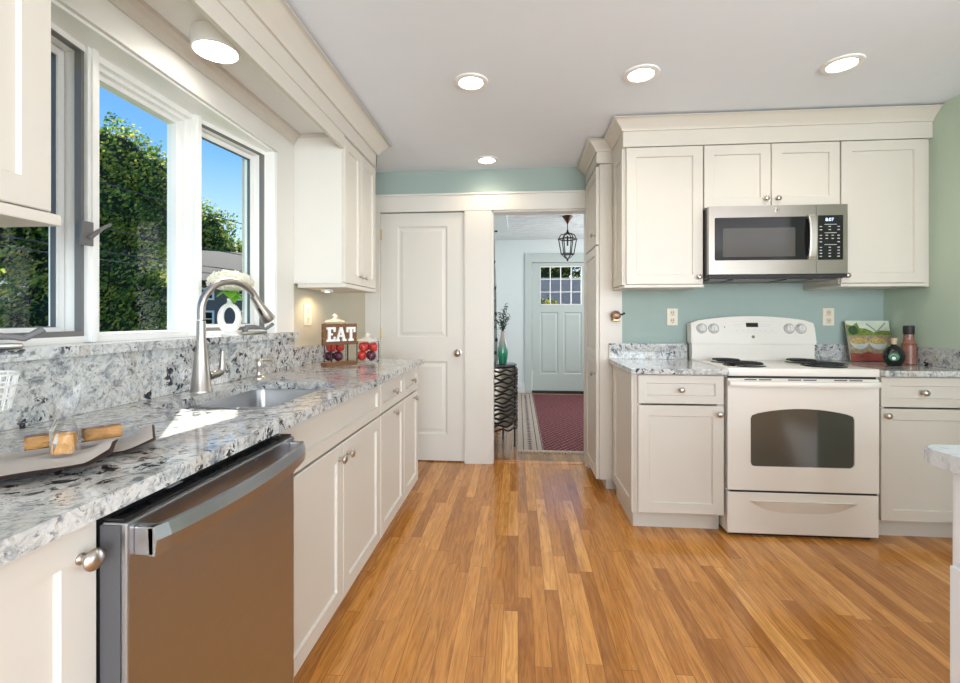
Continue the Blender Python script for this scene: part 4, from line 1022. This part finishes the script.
b.transform(Mb); obj('wrapper', b, wrapm, t, smooth=False)

# cookbook on the right counter (flat cover with food picture)
cb = empty('cookbook', (2.215, 3.03, .9), 'cookbook with bowls of food on its cover, leaning on backsplash', 'book')
lean = math.radians(13)
Mc = Matrix.Translation((2.215, 3.055, .9012)) @ Matrix.Rotation(math.radians(-3), 4, 'Z') @ Matrix.Rotation(-lean, 4, 'X')
fB = lambda a, z, d: tuple(Mc @ Vector((a, -d, z)))
hw, hh = .125, .258
obj('pages', rings(B(), [(-hw+.003, hw-.003, .002, hh-.003, .001), (-hw+.003, hw-.003, .002, hh-.003, .012)], fB), mat('paper', (.8, .78, .7), .8), cb)
def flat(n_, poly, d0, d1, m, par): return obj(n_, prism(B(), poly, d0, d1, fB), m, par)
cv = flat('front_cover', [(-hw, 0), (hw, 0), (hw, hh), (-hw, hh)], .0122, .0145, mat('cover_sky_green', (.62, .68, .55), .3, vary=.25, vscale=12), cb)
def ell(cx_, cz_, ra, rb, a0=0, a1=360, n=20): return [(cx_+ra*math.cos(math.radians(a0+(a1-a0)*i/n)), cz_+rb*math.sin(math.radians(a0+(a1-a0)*i/n))) for i in range(n+(0 if a1-a0 == 360 else 1))]
flat('herbs_picture', [(-hw, .16), (hw, .165), (hw, .19), (.06, .195), (.03, .182), (-.01, .205), (-.05, .21), (-.06, .245), (-.09, .225), (-hw, .235)], .0146, .0150, mat('herb_green', (.17, .24, .04), .4, vary=.95, vscale=60), cv)
flat('basil_picture', ell(-.088, .195, .028, .03), .0151, .0154, mat('dark_green', (.03, .08, .03), .4, vary=.5, vscale=50), cv)
flat('cloth_picture', [(-hw, 0), (hw, 0), (hw, .055), (.02, .045), (-.02, .06), (-.06, .045), (-hw, .05)], .0146, .0150, mat('red_cloth', (.34, .07, .05), .4, vary=.95, vscale=60, stretch=(1, 1, 4)), cv)
flat('table_picture', [(-hw, .05), (-.06, .045), (-.02, .06), (.02, .045), (hw, .055), (hw, .165), (-hw, .16)], .0146, .0149, mat('cover_tan', (.34, .27, .17), .4, vary=.85, vscale=45), cv)
for cx_ in (-.062, .045):
    bw = flat('bowl_picture', ell(cx_, .125, .052, .052, 180, 360), .0151, .0154, mat('bowl_grey%d' % (cx_ > 0), (.55, .60, .58), .35, vary=.1), cv)
    flat('pasta_picture', ell(cx_, .126, .052, .020), .0155, .0158, mat('pasta%d' % (cx_ > 0), (.55, .36, .12), .4, vary=.95, vscale=95), bw)
flat('utensil_picture', [(-.01, .235), (.045, .185), (.05, .190), (-.004, .242)], .0151, .0154, mat('utensil', (.30, .30, .25), .3), cv)
flat('utensil_picture', [(.105, .240), (.050, .185), (.045, .190), (.10, .247)], .0151, .0154, MATS['utensil'], cv)
# bottles
bt = empty('round_bottle', (2.150, 2.80, .9), 'squat round black bottle with green label before the cookbook', 'bottle')
obj('glass_body', lathe(B(), (2.150, 2.80, .9), (0, 0, 1), [(.032, .0005), (.034, .004), (.047, .030), (.052, .055), (.047, .082), (.030, .104), (.013, .114), (.011, .122)], 28), black, bt, smooth=True)
obj('cork', lathe(B(), (2.150, 2.80, 1.0215), (0, 0, 1), [(.011, 0), (.013, .004), (.013, .02), (.015, .022), (.014, .036), (.001, .037)], 16), mat('cork_tan', (.55, .42, .25), .6), bt, smooth=True)
b = B(); dirc = (Vector((0, 0, 0)) - Vector((2.150, 2.80, 0))).normalized()
ctr = Vector((2.150, 2.80, .953)); 
b = lathe(B(), ctr + dirc*.0505, dirc, [(.024, 0), (.024, .003), (.020, .0036), (.001, .0038)], 24); lb = obj('label_disc', b, mat('label_green', (.02, .16, .07), .4), bt)
obj('label_emblem', lathe(B(), ctr + dirc*.0546 + Vector((0, 0, -.008)), dirc, [(.009, 0), (.009, .0004), (.001, .0005)], 16), whitep, lb)
obj('label_arch', tube(B(), [ctr + dirc*.0546 + Vector((dirc.y*-.015*math.cos(a), dirc.x*.015*math.cos(a), .015*math.sin(a)-.002)) for a in [PI*i/12 for i in range(13)]], .0013, 5), keym, lb)
gx_, gy_ = 2.285, 2.87
gr = empty('spice_grinder', (gx_, gy_, .9), 'clear spice grinder of pink salt with a black cap', 'spice grinder')
obj('glass_body', lathe(B(), (gx_, gy_, .9), (0, 0, 1), [(.031, .0005), (.034, .004), (.034, .120), (.027, .128), (.024, .150), (.023, .176), (.020, .178)], 24), mat('pink_salt', (.27, .12, .085), .25, vary=.9, vscale=90), gr, smooth=True)
obj('neck_band', lathe(B(), (gx_, gy_, .9), (0, 0, 1), [(.0345, .114), (.0355, .116), (.0355, .120), (.0345, .122)], 24), mat('rust_band', (.22, .06, .03), .4), gr, smooth=True)
obj('cap', lathe(B(), (gx_, gy_, .9), (0, 0, 1), [(.0245, .178), (.026, .182), (.026, .222), (.023, .228), (.001, .229)], 24), blackm, gr, smooth=True)

# ================================================================== HALL OBJECTS
# rug
RXa, RXb, RYa, RYb = -.005, 1.25, 4.0, 7.05
rug = empty('area_rug', ((RXa+RXb)/2, 5.5, 0), 'maroon woven rug with beige diamond border lying in the hall', 'rug')
m = bpy.data.materials.new('rug_pattern'); m.use_nodes = True; n = m.node_tree.nodes; L = m.node_tree.links; bs = n['Principled BSDF']; bs.inputs['Roughness'].default_value = .95
geo = n.new('ShaderNodeNewGeometry'); mp = n.new('ShaderNodeMapping'); mp.inputs['Rotation'].default_value = (0, 0, .6); mp.inputs['Scale'].default_value = (1, 1, 0); L.new(geo.outputs['Position'], mp.inputs[0])
ck = n.new('ShaderNodeTexVoronoi'); ck.inputs['Scale'].default_value = 22; ck.inputs['Randomness'].default_value = .15; L.new(mp.outputs[0], ck.inputs['Vector'])
rr_ = n.new('ShaderNodeValToRGB'); L.new(ck.outputs['Distance'], rr_.inputs[0]); e = rr_.color_ramp.elements; e[0].position = .20; e[0].color = (.34, .15, .12, 1); e[1].position = .32; e[1].color = (.10, .012, .025, 1)
L.new(rr_.outputs[0], bs.inputs['Base Color'])
obj('field', bx(RXa+.23, RXb-.23, RYa+.03, RYb-.03, 0.001, .012), m, rug)
bordm = mat('rug_border', (.42, .35, .29), .95, vary=.25, vscale=40)
b = B(); box(b, RXa, RXa+.23, RYa+.03, RYb-.03, .001, .0118); box(b, RXb-.23, RXb, RYa+.03, RYb-.03, .001, .0118); bd = obj('border', b, bordm, rug)
dkm = mat('rug_dark', (.06, .045, .055), .95)
b = B(); cen = RXa+.115
for x in (RXa+.055, RXa+.175, RXa+.222): box(b, x-.004, x+.004, RYa+.03, RYb-.03, .0119, .0126)
y = RYa+.06
while y < RYb-.08:
    prism(b, [(cen-.024, y), (cen, y-.022), (cen+.024, y), (cen, y+.022)], .0119, .0128); y += .062
obj('border_motif', b, dkm, bd)
b = B()
for yy, s in ((RYa+.03, -1), (RYb-.03, 1)):
    box(b, RXa, RXb, min(yy, yy+s*.02), max(yy, yy+s*.02), .001, .012)
    x = RXa
    while x < RXb: tube(b, [(x, yy+s*.018, .006), (x+random.uniform(-.006, .006), yy+s*.045, .004), (x+random.uniform(-.01, .01), yy+s*.065, .003)], .0028, 4); x += .012
obj('fringe', b, fringem, rug)

# round wire console table
tx, ty, tr = -.210, 4.235, .20
ctb = empty('wire_side_table', (tx, ty, 0), 'round black metal side table wrapped in wavy wires in the hall', 'table')
obj('table_top', lathe(B(), (tx, ty, .735), (0, 0, 1), [(tr-.01, 0), (tr, .003), (tr, .013), (tr-.004, .016), (.001, .016)], 40), mat('table_top_dark', (.06, .065, .07), .15), ctb, smooth=True)
b = B()
for a in (-.35, 1.22, 2.79, 4.36):
    x, y = tx+(tr-.008)*math.cos(a), ty+(tr-.008)*math.sin(a); tube(b, [(x, y, 0), (x, y, .735)], .008, 8)
obj('legs_frame', b, iron, ctb, smooth=True)
b = B()
for k in range(16):
    z0 = .175+.035*k; ph = random.uniform(0, 6)
    tube(b, [(tx+(tr+.002)*math.cos(a), ty+(tr+.002)*math.sin(a), z0+.010*math.sin(9*a+ph)) for a in [2*PI*i/72 for i in range(72)]], .0085, 5, closed=True)
obj('wavy_wires', b, iron, ctb, smooth=True)
b = B(); lathe(b, (tx, ty, .2), (0, 0, 1), [(tr-.02, 0), (tr-.02, .52)], 40, cap=False); obj('inner_liner', b, mat('aged_tin', (.42, .38, .32), .3, .7, vary=.4, vscale=10), ctb, smooth=True)
# ombre vase with eucalyptus
m = bpy.data.materials.new('ombre_glaze'); m.use_nodes = True; n = m.node_tree.nodes; L = m.node_tree.links; bs = n['Principled BSDF']; bs.inputs['Roughness'].default_value = .12
tcn = n.new('ShaderNodeTexCoord'); sx = n.new('ShaderNodeSeparateXYZ'); L.new(tcn.outputs['Object'], sx.inputs[0]); r_ = n.new('ShaderNodeValToRGB')
mm = n.new('ShaderNodeMath'); mm.operation = 'DIVIDE'; mm.inputs[1].default_value = .30; L.new(sx.outputs['Z'], mm.inputs[0]); L.new(mm.outputs[0], r_.inputs[0])
e = r_.color_ramp.elements; e[0].position = 0; e[0].color = (.01, .14, .07, 1); e[1].position = .78; e[1].color = (.45, .40, .36, 1); q = e.new(.35); q.color = (.03, .25, .15, 1); q = e.new(.55); q.color = (.20, .33, .27, 1)
L.new(r_.outputs[0], bs.inputs['Base Color'])
vx, vy = -.140, 4.18
ov = empty('ombre_vase', (vx, vy, .7515), 'green to beige ombre bottle vase on the wire side table', 'vase')
obj('vase_body', lathe(B(), (vx, vy, .7515), (0, 0, 1), [(.024, 0), (.034, .004), (.045, .06), (.048, .11), (.040, .17), (.026, .235), (.018, .275), (.019, .30), (.015, .30), (.013, .27)], 28), m, ov, smooth=True)
eu = empty('eucalyptus_stems', (vx, vy, 1.03), 'bunch of dark green eucalyptus stems standing in ombre vase', 'plant')
b = B(); bl = B(); rnd = random.Random(4)
for k in range(8):
    a = rnd.uniform(0, 2*PI); tl = rnd.uniform(.03, .09); h_ = rnd.uniform(.13, .27)
    p0 = Vector((vx, vy, 1.03)); p1 = p0 + Vector((math.cos(a)*tl*.4, math.sin(a)*tl*.4, h_*.5)); p2 = p0 + Vector((math.cos(a)*tl, math.sin(a)*tl, h_))
    tube(b, [p0, p1, p2], .0022, 5)
    for q in range(9):
        s = .25+.75*q/8; p = p0.lerp(p1, s*2) if s < .5 else p1.lerp(p2, s*2-1); d = Vector((rnd.uniform(-1, 1), rnd.uniform(-1, 1), rnd.uniform(-.1, .8)))
        leaf(bl, p, d, (0.01, 0, 1), rnd.uniform(.035, .055), rnd.uniform(.010, .016), 4)
obj('stems', b, leafd, eu); obj('leaves', bl, leafd, eu, norm=False, smooth=True)
# drape on the left hall wall
m = mat('drape_fabric', (.74, .76, .75), .9, vary=.2, vscale=6)
b = B(); N = 30
dpt = [(-.39+.14*i/N, 6.0+.025*math.sin(i*1.3)) for i in range(N+1)]
lo = [b.verts.new((x+.005*i/N, y, .25)) for i, (x, y) in enumerate(dpt)]; hi = [b.verts.new((x-.055*i/N, y, 2.31)) for i, (x, y) in enumerate(dpt)]
for i in range(N): b.faces.new((lo[i], lo[i+1], hi[i+1], hi[i]))
bmesh.ops.solidify(b, geom=list(b.faces), thickness=.004)
dr = empty('hanging_drape', (-.33, 6.0, .25), 'pale grey drape with dark leaf dots hanging at hall left wall', 'curtain')
obj('cloth', b, m, dr, smooth=True)
b = B()
for i in range(10):
    z = .55+.17*i; sphere(b, (-.262-.030*(z-.25)-.022*(i % 2), 5.960, z), .018, 1, .35, 1.5, 8, 6)
obj('leaf_dots', b, blackm, dr)
obj('rod', tube(B(), [(-.395, 6.0, 2.318), (-.27, 6.0, 2.318)], .010, 8), iron, dr)

# lantern
lx, ly = .598, 5.58
ln = empty('pendant_lantern', (lx, ly, 2.41), 'dark iron cage lantern hanging from the hall ceiling', 'pendant lamp')
obj('canopy', lathe(B(), (lx, ly, 2.41), (0, 0, -1), [(.062, 0), (.062, .010), (.040, .040), (.012, .085), (.006, .10)], 24), mat('aged_bronze', (.07, .035, .02), .4, .8), ln, smooth=True)
obj('stem', tube(B(), [(lx, ly, 2.32), (lx, ly, 2.235)], .005, 8), iron, ln)
b = B(); zt, zb = 2.13, 1.95; rt, rb = .108, .075
lathe(b, (lx, ly, 2.19), (0, 0, 1), [(.018, 0), (.030, .012), (.014, .03), (.010, .05)], 12)
def hexp(r_, z, off=0): return [Vector((lx+r_*math.cos(off+PI/3*i), ly+r_*math.sin(off+PI/3*i), z)) for i in range(6)]
T, Bt = hexp(rt, zt), hexp(rb, zb)
for i in range(6):
    tube(b, [T[i], T[(i+1) % 6]], .0075, 6); tube(b, [Bt[i], Bt[(i+1) % 6]], .0075, 6); tube(b, [T[i], Bt[i]], .0066, 6)
    c_ = Vector((lx, ly, 2.195)); mid = T[i].lerp(c_, .5) + Vector((0, 0, .025)); mid.x = lx+(T[i].x-lx)*.72; mid.y = ly+(T[i].y-ly)*.72; tube(b, [T[i], mid, c_], .0066, 6)
    sphere(b, T[i], .010, u=8, v=6); sphere(b, Bt[i], .009, u=8, v=6)
    bot = Vector((lx, ly, 1.885)); md_ = Bt[i].lerp(bot, .5) + Vector((0, 0, -.006)); tube(b, [Bt[i], md_, bot], .0048, 6)
lathe(b, (lx, ly, 1.862), (0, 0, 1), [(.002, 0), (.014, .012), (.012, .024), (.004, .034)], 12)
obj('cage', b, iron, ln, smooth=True)
obj('candle_cluster', tube(B(), [(lx, ly, 2.17), (lx, ly, 2.05)], .010, 8), iron, ln)

# ================================================================== OUTSIDE
def leafmat(name, c0, c1, c2):
    m = bpy.data.materials.new(name); m.use_nodes = True; n = m.node_tree.nodes; L = m.node_tree.links; bs = n['Principled BSDF']; bs.inputs['Roughness'].default_value = .6
    g = n.new('ShaderNodeNewGeometry'); nz = n.new('ShaderNodeTexNoise'); nz.inputs['Scale'].default_value = 1.2; L.new(g.outputs['Position'], nz.inputs['Vector'])
    ad = n.new('ShaderNodeMath'); ad.operation = 'ADD'; wn = n.new('ShaderNodeMath'); wn.operation = 'MULTIPLY'; wn.inputs[1].default_value = .5; L.new(g.outputs['Random Per Island'], wn.inputs[0])
    L.new(nz.outputs[0], ad.inputs[0]); L.new(wn.outputs[0], ad.inputs[1])
    r = n.new('ShaderNodeValToRGB'); L.new(ad.outputs[0], r.inputs[0]); e = r.color_ramp.elements; e[0].position = .45; e[0].color = (*c0, 1); e[1].position = 1.0; e[1].color = (*c2, 1); q = e.new(.75); q.color = (*c1, 1)
    L.new(r.outputs[0], bs.inputs['Base Color'])
    tl = n.new('ShaderNodeBsdfTranslucent'); L.new(r.outputs[0], tl.inputs[0]); mx = n.new('ShaderNodeMixShader'); mx.inputs[0].default_value = .45
    L.new(bs.outputs[0], mx.inputs[1]); L.new(tl.outputs[0], mx.inputs[2]); L.new(mx.outputs[0], n['Material Output'].inputs[0])
    MATS[name] = m; return m
lf1 = leafmat('tree_leaves', (.035, .09, .018), (.13, .26, .04), (.55, .55, .09))
lf2 = leafmat('hedge_leaves', (.03, .05, .015), (.10, .14, .03), (.60, .52, .06))
def tree(x, y, z0, blobs, nleaf, ls, label, seed, m=lf1, trunk=.25, name='tree', cat='tree', group=None):
    rnd = random.Random(seed); t = empty(name, (x, y, z0), label, cat, group)
    V = []; F = []
    tot = sum(r**2 for _, _, _, r in blobs)
    for bx_, by_, bz_, r in blobs:
        for i in range(int(nleaf*r*r/tot)):
            u = rnd.uniform(-1, 1); a = rnd.uniform(0, 2*PI); q = math.sqrt(1-u*u); lump = .80+.20*math.sin(5*a+3*u)*math.sin(7*u+a)
            rad = r*lump*rnd.uniform(.80, 1.04); nrm = Vector((q*math.cos(a), q*math.sin(a), u)); p = Vector((x+bx_, y+by_, z0+bz_)) + nrm*rad
            d = (nrm*.7 + Vector([rnd.uniform(-1, 1) for _ in range(3)])).normalized(); s = d.orthogonal().normalized()*ls*rnd.uniform(.6, 1.1); w_ = d.cross(s)*.6
            k = len(V); V += [p-s, p-w_, p+s, p+w_]; F.append((k, k+1, k+2, k+3))
    me = bpy.data.meshes.new('foliage'); me.from_pydata([v - Vector((x, y, z0)) for v in V], [], F); me.materials.append(m)
    o = bpy.data.objects.new('foliage', me); COL.objects.link(o); o.parent = t
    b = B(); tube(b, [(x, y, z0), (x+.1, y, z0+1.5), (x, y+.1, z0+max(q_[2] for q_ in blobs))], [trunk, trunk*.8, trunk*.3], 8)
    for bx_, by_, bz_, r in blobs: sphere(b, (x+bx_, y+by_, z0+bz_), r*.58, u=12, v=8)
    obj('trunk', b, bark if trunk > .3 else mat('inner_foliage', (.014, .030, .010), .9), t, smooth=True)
    return t
# crown of the big tree seen in the middle pane
tree(-10.6, 10.3, -1.0, [(0, 0, 5.0, 2.0), (-1.3, -1.0, 4.4, 1.9), (.2, .1, 3.4, 1.9), (.0, -.2, 2.0, 2.1), (-1.8, -1.6, 2.0, 2.0), (.5, .3, 6.1, 1.2), (-.9, -.6, 6.2, 1.2), (.9, .7, 4.6, 1.3), (1.0, .8, 5.7, 1.1), (.9, .8, 2.6, 1.2)], 60000, .055, 'large leafy green tree filling the middle window pane', 1)
tree(-9.4, 4.2, -1.0, [(0, 0, 4.4, 2.2), (.2, 1.2, 2.4, 2.0), (.2, -1.6, 2.4, 2.1)], 22000, .06, 'dense dark green tree seen through the left window pane', 2)
tree(-20.0, 33.5, -1.0, [(0, 0, 6.4, 2.0), (2.2, .6, 5.8, 1.7), (4.2, 1.3, 5.7, 1.6), (-2, 0, 6.6, 2.0), (-4.3, -.4, 8.6, 2.9), (-4, -.3, 5.0, 2.6)], 16000, .13, 'distant green treetops rising behind the grey house roof', 5)
tree(-4.6, 3.0, -1.0, [(0, 0, 1.1, .8), (-.1, .8, 1.2, .75), (.1, -.8, 1.1, .8)], 6000, .05, 'low garden shrub outside the left window near the sill', 6, lf2, name='shrub', cat='shrub')
# neighbouring house
hs = empty('neighbour_house', (-14.2, 20.9, -1.0), 'grey two-storey house with dark roof seen through right pane', 'house', rotz=math.radians(32))
b = bx(-5.5, 5.5, 0, 7, 0, 3.9); obj('walls', b, siding, hs, local=True)
b = prism(B(), [(-.5, 3.75), (3.5, 5.6), (7.5, 3.75), (7.5, 3.95), (3.5, 5.85), (-.5, 3.95)], -5.9, 5.9, lambda a, z, d: (d, a, z)); obj('roof', b, roofm, hs, local=True)
for zz, wh in ((3.05, .58), (1.75, .80)):
    for x in (-4.4, -2.6, -.8, 1.0, 2.8, 4.4):
        b = B(); f_ = lambda a, z, d: (a, -d, z); frame4(b, f_, x-.42, x+.42, zz, zz+wh, .09, .0, .06); box(b, x-.33, x+.33, -.03, -.0, zz+wh*.5-.02, zz+wh*.5+.02)
        wf = obj('window_frame', b, whitep, hs, local=True); obj('pane', bx(x-.33, x+.33, -.012, -.002, zz+.09, zz+wh-.09), black, wf, local=True)
for i, (z_, y_) in enumerate(((2.12, 0), (2.40, .0), (3.0, .0), (1.85, 0))):
    b = tube(B(), [(-6.3+.1*k, -3+2.15*k, z_+.25*((k-4)/4)**2 + .05*i) for k in range(9)], .009, 5)
    obj('utility_cable', b, cable, None, ['overhead cable crossing the middle pane, second from bottom', 'overhead cable crossing the middle pane, third from bottom', 'highest overhead cable crossing the panes', 'lowest overhead cable crossing the middle pane'][i], 'cable')
# garden beyond the entry door
tree(.75, 12.5, -.2, [(0, 0, 1.25, .75), (.6, 0, .7, .6), (-.9, 0, 1.0, .8)], 12000, .05, 'yellow-green garden bush outside the entry door at left', 8, lf2, name='bush', cat='bush')
tree(1.2, 17.5, -.2, [(-2, 0, 3.6, 1.5), (0, 0, 3.4, 1.5), (2, 0, 3.6, 1.6), (-4, 0, 3.5, 1.5)], 6000, .08, 'row of leafy green treetops seen through the entry door glass', 9, lf2, name='tree', cat='tree')
obj('garden_wall', bx(-6, 8, 15.0, 15.3, -1.0, 2.5, bev=.02), paver, None, 'plain grey wall outside, seen through the entry door glass', 'wall')
struct('ground_porch', bx(-3, 4, 7.32, 14.8, -1.0, -.05), paver)
